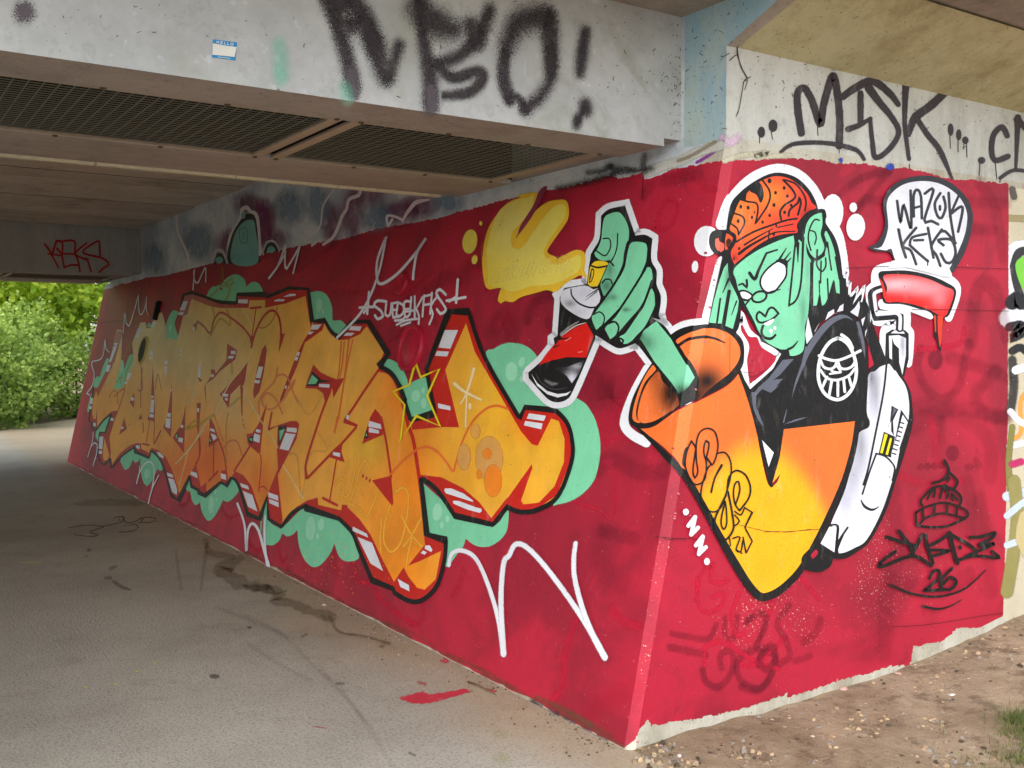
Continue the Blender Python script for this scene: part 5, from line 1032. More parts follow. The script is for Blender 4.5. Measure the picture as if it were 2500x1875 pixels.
# black signature, hat doodle, white zz --------------------------------------
tg = Paint()
for t_, w_ in (("H:1187,1240 1212,1300 1180,1350 1118,1372", 5), ("H:1215,1310 1262,1362 1230,1412 1190,1382", 4.5), ("H:1205,1330 1216,1348 1206,1362 1200,1345", 3.5), ("H:1060,1502 1050,1470 1130,1395 1222,1400 1282,1450 1276,1496", 4.5), ("H:1088,1465 1108,1422 1132,1408 1125,1452", 4), ("H:1160,1458 1180,1400 1208,1430 1200,1458", 4), ("H:1235,1470 1228,1432 1262,1470", 4), ("H:1022,1540 1100,1502 1200,1486 1312,1530 1306,1572 1180,1546 1080,1572 1030,1616 1020,1540", 4), ("H:1030,1616 1100,1626 1200,1620 1306,1576", 4.5), ("H:1060,1520 1066,1580", 4), ("H:1130,1502 1126,1560", 4), ("H:1205,1490 1200,1546", 4), ("H:1260,1510 1256,1556", 4),
               ("L:850,320 930,345 1020,372", 7), ("L:922,285 980,360 1005,420", 7), ("L:1060,305 1010,400 990,430", 7), ("L:900,405 830,455 808,485 830,490 1000,430 1110,485", 7), ("L:1080,310 1085,372! 1120,470", 6.5), ("L:1085,375 1150,345 1215,300", 6.5), ("L:1090,395 1210,400 1110,432", 6), ("L:1215,295 1240,400 1262,470", 8), ("L:1215,300 1370,402 1262,455", 6.5), ("L:1335,322 1400,318 1478,296 1455,330 1390,362", 6.5), ("L:1390,372 1472,360 1310,432", 6), ("L:1310,432 1400,430 1500,440 1460,402", 6), ("L:1275,375 1278,385", 6), ("L:1100,560 1120,520 1150,512 1155,555 1070,630! 1180,625", 6), ("L:1232,500 1172,560 1172,615 1220,622 1255,580 1220,552 1178,592", 6)): tg.line(srgb(18, 16, 18), t_, w_ * 1.2, kx=1, soft=.5)
tg.line(srgb(26, 22, 26), "L:872,595 1000,648 1150,664 1300,620 1425,512", [5, 5.5, 5, 4, 2], kx=1, soft=1); tg.line(srgb(26, 22, 26), "L:1062,720 1150,736 1230,715 1285,682", [6, 5, 3, 1.5], kx=1, soft=1)
tg.build('black_signature', wall, label='black marker signature with hat doodle and number 26')
zz = Paint()
for x0, y0 in ((0, 0), (62, 158)):
    for a_, b_ in (((182, 938), (238, 866)), ((238, 866), (206, 1008)), ((206, 1008), (262, 952))):
        zz.line(HALO, [(1620 + (a_[0] + x0) * .30139, 1000 + (a_[1] + y0) * .30139), (1620 + (b_[0] + x0) * .30139, 1000 + (b_[1] + y0) * .30139)], 8.5, sm=False, kx=1, soft=1.6)
zz.dot(HALO, 163, 826, 22, 25, 'f', soft=1.5); zz.dot(HALO, 333, 1226, 21, 27, 'f', soft=1.5)
zz.build('white_sleep_marks', wall, label='small white zigzag letters and dots near the corner')

LAYER['auto'] = 5
# neighbouring cream section with fragments of another piece ------------------
ow = Paint(base=0.0004)
ow.fill(srgb(204, 194, 168), "2455,455 2720,500 2720,1500 2448,1512")
for c_, t_, w_, s_ in ((srgb(160, 146, 104), "H:1570,-160 1800,-150", 14, 3), (srgb(190, 180, 150), "D:1590,1090 1600,1150", 14, 3), (srgb(90, 86, 80), "D:1590,1095 1600,1140", 12, 4), (HALO, "H:1580,330 1590,60 1640,10 1720,40 1800,200", 30, 5), (srgb(50, 50, 54), "H:1600,120 1630,40 1700,40 1760,140 1800,330", 18, 3), (srgb(50, 50, 54), "H:1598,120 1620,240 1680,380", 16, 3), (HALO, "H:1570,420 1640,380 1740,420", 40, 8), (srgb(36, 36, 40), "H:1590,330 1610,310 1640,330", 30, 6), (srgb(36, 36, 40), "H:1575,470 1640,460 1600,530 1700,470", 18, 4), (srgb(36, 36, 40), "H:1590,610 1640,590 1700,640", 16, 4), (srgb(60, 56, 54), "H:1590,660 1600,800 1580,960", 14, 8), (HALO, "H:1610,720 1700,690", 18, 3), (srgb(240, 160, 70), "H:1580,1120 1640,1080 1640,900 1700,820", 8, 3), (HALO, "H:1580,960 1640,1020 1740,1050", 14, 3), (HALO, "H:1575,1160 1700,1130", 14, 3), (srgb(134, 128, 70), "H:1590,1050 1570,1250 1580,1450", 12, 4), (srgb(190, 40, 100), "H:1590,1265 1640,1250", 12, 6), (srgb(120, 210, 90), "H:1580,1370 1620,1400 1600,1340", 8, 3), (srgb(200, 212, 226), "H:1560,1450 1700,1420", 20, 4), (srgb(150, 142, 84), "L:1600,0 1620,200 1600,400 1560,640", 26, 6), (srgb(200, 212, 230), "L:1560,200 1659,120 1760,80", 14, 3), (srgb(200, 212, 230), "L:1560,370 1700,320", 14, 3), (srgb(196, 180, 130), "L:1659,200 1640,330 1700,460", 20, 6)): ow.line(c_, t_, w_, kx=1, soft=s_)
ow.fill(srgb(126, 206, 70), "H:1610,100 1690,60 1740,180 1720,330 1640,230", True)
ow.build('neighbouring_piece', wall, label='cream section with fragments of older green, black and white graffiti')

# ------------------------------------------------------------------ tags on the bare concrete band, girders and upper wall
mk = Paint(); MK = srgb(58, 50, 54)
for t_, w_ in (("D:370,770 350,640 348,540 385,510 430,580 478,715 500,600 552,440 580,560 592,700 588,845", 15), ("D:250,880 320,835 460,825 580,838 690,870 732,922", [5, 8, 8, 8, 9, 6]), ("D:610,560 680,510 780,470 880,540 930,605", [14, 16, 16, 15, 10]), ("D:712,540 712,640 712,700", 12), ("D:640,748 710,722 770,685", [12, 10, 6]), ("D:760,510 820,590 900,690 932,770 880,860 800,912 780,820 768,690", [18, 14, 11, 10, 10, 9, 7]), ("D:975,480 968,640 970,750 992,920", [15, 10, 8, 7]), ("D:1200,535 1120,610 1025,685 992,780", [16, 18, 18, 8]), ("D:1040,690 1100,780 1170,870 1240,1030", [10, 11, 11, 4]), ("D:1560,785 1530,735 1482,780 1470,870 1492,928 1565,905", 11), ("D:1622,680 1618,800 1610,980", [13, 8, 4]), ("D:1622,690 1700,780", 12), ("D:1520,1030 1600,985 1720,1000", 6)): mk.line(MK, t_, w_, soft=3.5, kx=1, wob=.1)
for x_, y_, rx, ry in ((138, 765, 20, 30), (205, 728, 24, 34), (1233, 750, 15, 34), (1280, 780, 14, 30), (1318, 812, 17, 20), (1412, 928, 20, 18)): mk.dot(MK, x_, y_, rx, ry, 'D', soft=2)
for t_ in ("D:128,790 127,828", "D:195,760 202,805", "D:463,730 465,785", "D:1228,780 1232,858", "D:1276,810 1276,880", "D:1310,825 1308,862", "D:1325,825 1327,910", "D:1402,945 1398,1015", "D:1490,930 1500,1035", "D:995,950 993,980", "D:1612,960 1610,990", "D:1522,1030 1518,1055"): mk.line(MK, t_, 2.2, sm=False, kx=1)
mk.dot(srgb(40, 70, 170), 882, 965, 20, 16, 'D', soft=4); mk.dot(srgb(40, 70, 170), 597, 928, 8, 12, 'D', soft=3)
mk.build('black_band_tag', wall, label='black sprayed tag with drips on the bare concrete band')
# stains and old paint on the pier and wall head
pr = Paint(base=0.0005)
pr.line(srgb(140, 60, 150), "C:1060,960 1130,915 1230,870 1340,815", 4, soft=2, kx=1); pr.line(srgb(140, 60, 150), "C:1190,940 1250,905 1300,870", 5, soft=3, kx=1); pr.line(srgb(220, 190, 216), "C:1340,800 1370,830 1420,800", 14, soft=9, kx=1, alpha=.7)
pr.line(srgb(206, 206, 198), "C:900,1000 1000,960 1100,930 1200,880 1330,840", 16, soft=10, kx=1, alpha=.85); pr.line(srgb(150, 136, 100), "C:1080,930 1160,900 1300,820", 6, soft=5, alpha=.6); pr.line(srgb(206, 200, 176), "C:1350,930 1450,900 1600,885 D:100,905 300,900", 8, soft=6, kx=1, alpha=.8)
for t_, w_ in (("C:380,1090 520,1062 640,1030 700,1015", [3, 8, 12, 8]), ("C:690,970 720,985 700,1010 760,980 830,985", [10, 16, 10, 8, 3]), ("C:888,900 882,950 890,990", [6, 14, 8]), ("C:760,1000 860,985 930,975", [6, 8, 3]), ("C:560,1000 640,990 690,960", [3, 8, 6])): pr.line(srgb(44, 42, 38), t_, [v * .6 for v in w_], soft=15, alpha=.62, kx=1, wob=.9)
pr.build('wall_head_stains', wall)
up = Paint(base=0.0003); PUR = srgb(120, 50, 96)
for x_, y_, rx, ry, cr_ in ((1430, 1180, 30, 30, 'A'), (1320, 1420, 40, 40, 'A'), (1500, 1300, 30, 90, 'A'), (1570, 1400, 40, 30, 'A'), (500, 1300, 30, 80, 'B'), (600, 1250, 30, 100, 'B'), (900, 1220, 60, 40, 'B'), (1000, 1200, 60, 40, 'B'), (100, 1250, 30, 60, 'B')): up.dot(PUR, x_, y_, rx * .5, ry * .6, cr_, soft=30, alpha=.38)
hz = Paint(base=0.0002)
for x_, y_, rx, ry, cr_ in ((1430, 1180, 40, 30, 'A'), (1320, 1420, 30, 60, 'A'), (1530, 1300, 30, 100, 'A'), (1590, 1380, 40, 30, 'A'), (500, 1300, 24, 90, 'B'), (620, 1230, 30, 120, 'B'), (900, 1230, 80, 40, 'B'), (1010, 1190, 60, 40, 'B'), (100, 1250, 30, 70, 'B'), (720, 1130, 60, 30, 'B')): hz.dot(srgb(132, 40, 100), x_, y_, rx, ry, cr_, soft=26, alpha=.6)
for x_, y_, rx, ry, cr_ in ((1150, 1400, 60, 80, 'A'), (900, 1500, 30, 60, 'A'), (250, 1200, 60, 70, 'B'), (420, 1180, 40, 90, 'B'), (760, 1260, 60, 50, 'B'), (1180, 1170, 50, 30, 'B')): hz.dot(srgb(120, 148, 176), x_, y_, rx, ry, cr_, soft=24, alpha=.6)
hz.build('purple_and_blue_haze', wall, M['glaze'])
up.line(srgb(230, 226, 228), "A:1320,1500 1335,1370 1395,1265 1400,1215 1430,1200 1450,1225 1490,1260 1505,1470", 9, soft=1); up.fill(BLACK, "A:1325,1520 1340,1370 1395,1270 1420,1240 1480,1260 1500,1480 1500,1520", True); up.fill(srgb(120, 186, 182), "A:1345,1520 1355,1370 1410,1285 1465,1275 1480,1330 1490,1520", True); up.dot(srgb(120, 186, 182), 1408, 1248, 12, 20, 'A')
up.line(srgb(70, 110, 110), "A:1385,1330 1395,1400 1430,1400 1425,1320 1385,1330", 2); up.line(srgb(70, 110, 110), "A:1410,1345 1412,1385", 2)
for cx in (1270, 1570):
    up.line(srgb(196, 190, 192), "A:%d,1520 %d,1455 %d,1455 %d,1520" % (cx - 45, cx - 20, cx + 20, cx + 45) if cx < 1400 else "A:1525,1470 1545,1405 1590,1400 1615,1450", 6, soft=1); up.line(BLACK, "A:1245,1525 1262,1475 1285,1480 1300,1520" if cx < 1400 else "A:1535,1460 1555,1415 1585,1415 1605,1450", 8)
    up.dot(srgb(120, 186, 182), cx, 1505 if cx < 1400 else 1445, 22, 20, 'A')
PKW = srgb(236, 226, 230)
for t_, w_ in (("A:1020,1240 1030,1340 1050,1390 1085,1470 1100,1550", 4), ("B:512,1095 450,1190 430,1310 360,1375 345,1400", 3), ("B:665,1105 655,1130 600,1155 585,1210 560,1250 530,1330 500,1380 450,1415", [6, 5, 6, 4]), ("B:1062,1155 990,1170 960,1200 930,1240 910,1280", [3, 7, 6, 4]), ("B:910,1275 870,1255 820,1250 825,1305 850,1270", 4), ("B:385,1420 410,1400", 4)): up.line(PKW, t_, [v * 1.5 for v in w_] if isinstance(w_, list) else w_ * 1.5, soft=1)
up.build('old_upper_piece', wall, label='remains of an older grey, purple and teal piece above the crimson')
# girder tags: each sprayed letter on its own
GT = srgb(54, 45, 50); GT2 = srgb(96, 86, 94)
def gletter(strokes, label):
    q_ = Paint('girder', base=0.0006)
    for c_, t_, w_, s_ in strokes: q_.line(c_, t_, [v * 1.05 for v in w_] if isinstance(w_, list) else w_ * 1.05, soft=s_ * 1.6, kx=.9, alpha=.84, wob=.35)
    q_.build('sprayed_letter', g1, label=label)
gletter([(GT, "B:470,-60 520,120 585,330 622,500", [30, 14, 12, 16], 20), (GT, "B:570,-60 690,110 760,310 812,450", [26, 18, 22, 14], 24), (GT, "B:825,440 885,265", [6, 8], 19), (GT, "B:540,20 600,160 640,120", [16, 6, 4], 30), (GT2, "B:610,420 628,545", 14, 12), (GT, "B:690,150 760,290", 18, 20)], 'misty black first letter with a long slanting stroke')
gletter([(GT, "B:1000,0 1030,240 1065,430 1070,610", [6, 8, 14, 20], 20), (GT, "B:1000,50 1090,130 1200,170", [16, 26, 4], 36), (GT, "B:1410,60 1350,200 1240,320 1110,370", [8, 18, 8, 8], 20), (GT, "B:1105,375 1200,450 1340,415 1368,460 1290,535 1150,555", [10, 14, 16, 16, 12, 6], 12), (GT2, "B:1070,520 1076,625", 18, 9), (GT, "B:1300,150 1340,240", 14, 24)], 'misty black middle letter with a closed lower loop')
gletter([(GT, "C:80,300 68,440 105,580", [12, 18, 14], 14), (GT, "C:105,585 150,560 195,630", [4, 3, 14], 11), (GT, "C:195,630 290,550 345,430 340,260 330,90", [8, 3, 8, 20, 16], 20), (GT, "C:90,260 160,130 280,100", [2, 14, 16], 34), (GT, "C:340,300 345,400", 16, 14)], 'misty black round letter beside the exclamation mark')
gletter([(GT, "C:545,180 525,300 512,420", [5, 12, 6], 17), (GT, "C:540,610 545,640", 14, 16), (GT, "C:500,690 493,720", 7, 14), (GT, "C:525,645 498,690", 2, 10)], 'misty black exclamation mark near the girder end')
bq = Paint('girder', base=0.0006); bq.dot(GT2, 140, 70, 26, 30, 'A', soft=30, alpha=.9); bq.build('paint_blot', g1, label='faint grey round paint blot near the left edge')
for t_, w_ in (("B:195,270 205,440", 16), ("B:570,515 590,560", 6)):
    gm = Paint('girder', base=0.0005); gm.line(srgb(130, 214, 186), t_, w_, soft=26, alpha=.45); gm.build('mint_overspray', g1, M['glaze'])
fg = Paint('fargirder', base=0.002); FR = srgb(176, 26, 20)
for t_, w_ in (("z:605,530 690,650 700,690! 760,490", 6), ("z:700,680 790,850", 4.5), ("z:650,660 820,685", 4.5), ("z:770,590 820,650", 6), ("z:760,490 840,500 840,700 870,850", 5), ("z:800,500 1000,490 1010,660 1050,740 1080,900", 5), ("z:830,660 1010,665", 4.5), ("z:860,850 950,815 1060,815", 5), ("z:1165,520 1020,660 1190,750 1160,720", 5), ("z:1180,740 1230,905", 5), ("z:1350,690 1340,500 1310,490 1120,640 1380,720 1465,800 1390,860 1340,910", 5)): fg.line(FR, t_, w_ * .9, kx=.9, soft=.6)
fg.build('red_girder_tag', g2, label='red four letter tag on the far girder')
# stray paint on the path
pp = Paint('path', base=0.001)
pp.fill(srgb(196, 52, 72), "J:890,1255 960,1235 1020,1218 1060,1238 1150,1225 1260,1205 1300,1218 1200,1245 1100,1275 1020,1287 950,1280", jag=1.6, feather=2)
pp.line(srgb(196, 60, 80), "J:1130,1040 1170,1045 1150,1030", 5, soft=2); pp.line(srgb(196, 60, 80), "J:1415,1212 1435,1218", 6, soft=2); pp.line(srgb(190, 90, 90), "J:1000,1165 1040,1175", 5, soft=4, alpha=.6); pp.line(srgb(180, 50, 60), "J:390,1420 470,1430", 1.6)
for x_, y_ in ((495, 1193), (672, 1176), (795, 1101), (894, 1051)): pp.dot(srgb(222, 210, 50), x_, y_, 9, 4.5, 'I')
pp.dot(srgb(186, 190, 90), 1470, 1465, 40, 10, 'J', soft=18, alpha=.3); pp.dot(srgb(186, 190, 90), 1480, 1605, 40, 14, 'J', soft=20, alpha=.35)
pp.line(srgb(206, 186, 120), "I:115,470 180,472 235,474", 3)
pp.build('stray_paint', bpy.data.objects['path'])
wt = Paint('path', base=0.0008); WET = srgb(104, 88, 68); SCF = srgb(74, 64, 60)
wt.line(WET, "I:1190,345 1215,410 1350,440", [10, 12, 8], soft=4, alpha=.3, kx=1, wob=.6)
wt.line(WET, "I:1390,445 1320,490 1290,515 1340,560 1420,598 1560,625 J:0,612 150,628 205,652 165,690 260,705 380,755 485,785", [12, 24, 30, 22, 16, 12, 10, 10, 14, 18, 14, 18, 22], soft=4, alpha=.34, kx=1.4, wob=1.0)
wt.fill(WET, "I:430,130 520,112 640,106 780,112 860,128 760,138 600,140 480,142", jag=1, alpha=.25, feather=4)
wt.line(WET, "J:490,790 540,870 700,900 830,940", [7, 3, 3, 6], soft=3, alpha=.4, wob=.9, kx=1)
for t_, w_, a_ in (("I:600,560 650,560", 6, .8), ("I:650,575 700,610 760,630", 6, .7), ("I:500,400 530,398", 6, .8), ("I:490,440 510,430", 8, .6), ("I:630,510 680,490", 5, .6), ("I:1210,1130 1270,1130", 9, .8), ("I:1430,848 1455,848", 4, .8), ("J:515,1172 575,1172", 4, .7), ("J:770,958 805,956", 6, .7), ("J:940,1570 985,1590", 3, .8), ("J:320,905 360,880", 3, .7), ("I:1018,395 1030,500 1050,640", 5, .35), ("I:1200,350 1180,500 1160,640", 6, .35)): wt.line(SCF, t_, w_ * .9, soft=3, alpha=a_ * .6, kx=1, taper=2, wob=.9)
for t_, w_ in (("J:0,780 200,880 420,1100 600,1280 760,1500 850,1659", 5), ("J:20,950 200,1060 380,1160", 4), ("I:1250,730 1500,830 1659,900", 4), ("J:430,1090 560,1220 700,1400", 3), ("J:470,890 640,900 760,930 870,960", 2.5), ("J:440,780 470,820 465,890", 2)): wt.line(SCF, t_, w_ * .6, soft=6, alpha=.11, kx=1, wob=.9)
for t_ in ("I:660,215 690,205 720,210 700,240 690,215", "I:710,210 730,240 780,235 830,210 900,215 900,230 850,240 800,240", "I:810,215 830,220 815,235", "I:690,240 600,260 500,255 400,270", "I:720,260 790,250 800,270 760,290 690,295", "I:430,310 520,320 570,310 520,295 600,265"): wt.line(srgb(40, 36, 32), t_, 1.3, soft=1, alpha=.7, kx=1)
wt.build('stains_and_scuffs', bpy.data.objects['path'], M['glaze'])

# ------------------------------------------------------------------ fittings in the wall
def on_left(cr_, x_, y_):
    ox, oy, sc = CROPS[cr_]; n, c = SURF['left']; return on_plane(ox + x_ * sc, oy + y_ * sc, n, c)
def frame_at(p_):
    zc = NL.copy(); yc_ = Vector((KB, 0, 1)).normalized(); xc_ = yc_.cross(zc)
    m4 = Matrix((xc_, yc_, zc)).transposed().to_4x4(); m4.translation = p_; return m4
def lathe(prof, seg=28):
    bm = bmesh.new(); rings = []
    for r_, z_ in prof: rings.append([bm.verts.new((r_ * math.cos(2 * math.pi * i / seg), r_ * math.sin(2 * math.pi * i / seg), z_)) for i in range(seg)])
    for a_, b_ in zip(rings, rings[1:]):
        for i in range(seg): bm.faces.new((a_[i], a_[(i + 1) % seg], b_[(i + 1) % seg], b_[i]))
    bm.faces.new(rings[-1]); bmesh.ops.remove_doubles(bm, verts=bm.verts, dist=1e-6); return bm
M['bark'] = speckled('bark', srgb(84, 72, 58), .9)
M['red_pipe'] = speckled('red_painted_fitting', srgb(176, 30, 54), 0.4)
M['bore_shade'] = speckled('bore_shade_brown', srgb(40, 28, 18), 0.7)
M['buff'] = speckled('buff_rim', srgb(206, 184, 110), 0.6)
bm = lathe([(.150, 0.0), (.150, .022), (.135, .030), (.122, .024), (.118, .010), (.112, .012), (.10, .018), (.07, .026), (.03, .031)]); bm.transform(frame_at(on_left('F', 962, 592)))
o = bm_obj('drain_cap', bm, M['red_pipe'], wall, True); o['label'] = 'large round crimson painted drain cap'
bm = lathe([(.075, 0.0), (.075, .018), (.062, .024), (.054, .012), (.03, .016)]); bm.transform(frame_at(on_left('F', 905, 222)))
o = bm_obj('drain_cap', bm, M['red_pipe'], wall, True); o['label'] = 'small round crimson painted drain cap'
pm = on_left('E', 832, 605)
bm = lathe([(.165, 0.0), (.165, .020), (.150, .024), (.146, .016)]); bm.transform(frame_at(pm)); rim = bm_obj('drain_pipe', bm, M['buff'], wall, True); rim['label'] = 'open drain pipe with buff rim in the lettering'
bm = lathe([(.148, .017), (.02, .017)]); bm.transform(frame_at(pm)); bm_obj('bore_shade_disc', bm, M['bore_shade'], rim)  # flat dark disc paints the shade of the open hole
pm = on_left('m', 1040, 330)
bm = bmesh.new(); box(bm, -.035, .035, -.11, .11, 0, .05, .012); bm.transform(frame_at(pm)); o = bm_obj('cable_bracket', bm, M['dark'], wall); o['label'] = 'small black bracket above the lettering'

# ------------------------------------------------------------------ name sticker on the girder
BLUE = srgb(44, 140, 196)
def gp(x_, y_, off): n, c = SURF['girder']; ox, oy, sc = CROPS['A']; return on_plane(ox + x_ * sc, oy + y_ * sc, n, c) + n * off
def stk():
    vs, fs = [], []; nx, ny = 8, 8
    for j in range(ny + 1):
        for i in range(nx + 1):
            u, v_ = i / nx, j / ny
            x_ = (1231 + (1372 - 1231) * u) * (1 - v_) + (1226 + (1360 - 1226) * u) * v_; y_ = (228 + 18 * u) * (1 - v_) + (333 + 17 * u - 6 * max(0, u - .8)) * v_
            vs.append(gp(x_, y_, 0.0012 + 0.02 * max(0, u + v_ - 1.55) ** 2))
    for j in range(ny):
        for i in range(nx): a_ = j * (nx + 1) + i; fs.append((a_, a_ + nx + 1, a_ + nx + 2, a_ + 1))
    return mesh_obj('name_sticker', vs, fs, None)
M['vinyl_blue'] = speckled('blue_vinyl', BLUE, 0.4)
sticker = stk(); sticker.data.materials.append(M['vinyl_blue']); tag(sticker, 'small blue and white greeting name sticker on the grey girder', 'sticker')
for pl_ in sticker.data.polygons: pl_.use_smooth = True
sp_ = Paint('girder', base=0.0032); sp_.fill(srgb(228, 228, 220), "A:1229,252 1368,274 1355,331 1227,318"); sp_.build('blank_panel', sticker)
tx = Paint('girder', base=0.0034)
for t_ in ("A:1253,238 1252,250", "A:1264,240 1263,252", "A:1253,244 1264,246", "A:1286,243 1276,242 1275,254 1285,255", "A:1276,248 1284,249", "A:1297,245 1296,257 1305,258", "A:1315,247 1314,259 1323,260", "A:1337,250 1331,255 1335,263 1343,264 1348,258 1344,251 1337,250"): tx.line(WHITE, t_, 1.3, sm=False, kx=1)
tx.line(srgb(160, 200, 224), "A:1272,262 1330,269", 1.0, sm=False); tx.line(srgb(200, 220, 232), "A:1258,331 1290,334 1330,340", 1.6, sm=False)
tag(tx.build('printed_text', sticker), kind='stuff')

# ------------------------------------------------------------------ loose things on the ground
def ground_pt(cr_, x_, y_):
    ox, oy, sc = CROPS[cr_]; px, py = ox + x_ * sc, oy + y_ * sc; z_ = 0.0
    for _ in range(3):
        p_ = on_plane(px, py, Vector((0, 0, 1)), z_); z_ = ground_h(p_.x, p_.y) + 0.012 if p_.x > dirt_edge(p_.y) + .02 else 0.003
    p_.z = z_; return p_
def stone_mesh(seed, flat, mat):
    rnd = random.Random(seed); bm = bmesh.new(); bmesh.ops.create_icosphere(bm, subdivisions=2, radius=1.0)
    for v in bm.verts:
        n_ = mnoise.noise(v.co * 0.9 + Vector((seed * 3.1, 0, 0))); v.co *= 1 + 0.45 * n_; v.co.z *= flat
    # chop a few facets
    for _ in range(4):
        d_ = Vector((rnd.uniform(-1, 1), rnd.uniform(-1, 1), rnd.uniform(-.2, 1))).normalized(); lim = rnd.uniform(.45, .75)
        for v in bm.verts:
            k_ = v.co.dot(d_) - lim
            if k_ > 0: v.co -= d_ * k_
    me = bpy.data.meshes.new('stone'); bm.to_mesh(me); bm.free(); me.materials.append(mat); return me
def stone_mat(name, c):
    m = N(name); v = m.mix(m.ramp(m.noise(60, 4, .7), .35, .7), c, tuple(x_ * .62 for x_ in c)); m.base(v, .9, .2); m.bump(m.noise(140, 4), .5, .004); return m.m
SM = [stone_mat('stone_pale', srgb(196, 184, 162)), stone_mat('stone_grey', srgb(152, 142, 130)), stone_mat('stone_pink', srgb(214, 176, 162)), stone_mat('stone_tan', srgb(190, 164, 130)), stone_mat('stone_white', srgb(232, 226, 218))]
SH = {(k_, f_): stone_mesh(10 * k_ + f_, (.55, .30)[f_], SM[k_]) for k_ in range(5) for f_ in range(2)}
def put_stone(name, cr_, x_, y_, size, k_, f_, label, group=None):
    p_ = ground_pt(cr_, x_, y_); o = bpy.data.objects.new(name, SH[(k_, f_)]); COL.objects.link(o)
    dist = (p_ - CAM).length; s_ = size * CROPS[cr_][2] * dist / FPX * .5
    o.location = (p_.x, p_.y, p_.z + s_ * (.20 if f_ == 0 else .10)); o.rotation_euler = (random.uniform(-.2, .2), random.uniform(-.2, .2), random.uniform(0, 6.28)); o.scale = (s_ * random.uniform(.85, 1.25), s_ * random.uniform(.8, 1.1), s_)
    return tag(o, label, 'stone', group)
put_stone('stone', 'L', 935, 1118, 52, 2, 1, 'flat pinkish stone flake at the foot of the wing wall')
put_stone('stone', 'L', 1232, 1238, 46, 4, 1, 'white triangular stone flake alone on the dirt')
put_stone('stone', 'L', 612, 1212, 60, 2, 0, 'pink pointed stone leaning by the crimson wall base')
put_stone('stone', 'L', 1600, 1552, 40, 1, 0, 'round grey stone at the edge of the grass tuft')
put_stone('stone', 'L', 1552, 872, 54, 3, 1, 'pale tan angular stone near the right end of the crimson')
put_stone('stone', 'L', 470, 1432, 46, 1, 0, 'grey blocky stone on the dirt below the crimson wall')
put_stone('stone', 'K', 1085, 1590, 30, 4, 0, 'small white stone near the foot of the wall corner')
put_stone('stone', 'K', 1005, 1556, 58, 1, 0, 'largest grey stone near the foot of the wall corner')
put_stone('stone', 'J', 455, 718, 30, 0, 0, 'pale stone lying on the path by the dark stain')
put_stone('stone', 'I', 1060, 222, 20, 4, 0, 'white pebble at the wall foot deep in the underpass')
MANY = (('L', 1030, 1072, 30), ('L', 1045, 1325, 38), ('L', 545, 1250, 42), ('L', 690, 1532, 40), ('L', 708, 1562, 44), ('L', 1488, 1506, 36), ('L', 1338, 1152, 26), ('L', 1512, 880, 26), ('L', 1322, 1032, 24), ('L', 876, 1347, 26), ('L', 432, 1482, 36), ('L', 590, 1292, 26), ('L', 742, 1292, 22), ('L', 786, 1168, 24), ('L', 202, 1382, 22), ('L', 142, 1502, 24), ('L', 102, 1470, 24), ('L', 1172, 1196, 20), ('L', 642, 1592, 30), ('L', 1412, 930, 20), ('L', 512, 1302, 22), ('L', 300, 1420, 26), ('L', 350, 1460, 20), ('L', 190, 1430, 30), ('L', 820, 1440, 24), ('L', 960, 1600, 26), ('L', 1100, 1420, 20), ('L', 1620, 1260, 20),
        ('K', 905, 1622, 34), ('K', 1525, 1470, 32), ('K', 1052, 1612, 24), ('K', 942, 1592, 22), ('K', 862, 1562, 20), ('K', 1102, 1542, 22), ('K', 982, 1532, 22), ('K', 1600, 1562, 36), ('K', 1440, 1602, 28), ('K', 1252, 1560, 22), ('K', 1320, 1480, 22), ('K', 1180, 1620, 24), ('K', 840, 1600, 24), ('K', 1640, 1440, 24), ('K', 1460, 1540, 20))
for i, (cr_, x_, y_, sz) in enumerate(MANY):
    k_ = (0, 3, 1, 0, 3, 0, 2)[i % 7]; where = 'near the wall corner' if cr_ == 'K' else ('close to the wing wall' if y_ < 1300 and x_ > 450 else ('below the black signature' if x_ > 800 else 'in the lower right foreground'))
    put_stone('stone', cr_, x_, y_, sz, k_, i % 2, '%s %s %s stone on the dirt %s' % ('larger' if sz >= 36 else ('middling' if sz >= 26 else 'small'), ('cream', 'grey', 'pinkish', 'tan')[k_], ('chunky', 'flat')[i % 2], where), 'loose stones on the dirt')
# gravel too fine to pick apart
def gravel():
    bm = bmesh.new(); rnd = random.Random(5)
    for _ in range(15000):
        y = rnd.uniform(1.0, 3.02); x = 2.5 + (rnd.random() ** 1.2) * 4.0
        if x < dirt_edge(y) - .25: continue
        if x < dirt_edge(y) and rnd.random() > .35: continue
        r_ = 0.0025 + 0.015 * rnd.random() ** 5; z_ = (ground_h(x, y) + .010) if x > dirt_edge(y) + .03 else .003
        ret = bmesh.ops.create_icosphere(bm, subdivisions=1, radius=r_) if False else None
        a_ = rnd.uniform(0, 6.28); vs = []
        for k_ in range(4):
            th = a_ + k_ * 1.571 + rnd.uniform(-.3, .3); vs.append(bm.verts.new((x + r_ * math.cos(th) * rnd.uniform(.8, 1.3), y + r_ * math.sin(th), z_ - .002)))
        t_ = [bm.verts.new((x + (v.co.x - x) * .55, y + (v.co.y - y) * .55, z_ + r_ * rnd.uniform(.5, 1.0))) for v in vs]
        mi = rnd.randrange(4)
        for k_ in range(4):
            f_ = bm.faces.new((vs[k_], vs[(k_ + 1) % 4], t_[(k_ + 1) % 4], t_[k_])); f_.material_index = mi
        f_ = bm.faces.new(t_); f_.material_index = mi
    o = bm_obj('gravel', bm, SM[3]); [o.data.materials.append(k_) for k_ in (M['dirt'], SM[1], M['bark'])]; return o
tag(gravel(), 'fine pale gravel strewn over the dirt', 'gravel', kind='stuff')
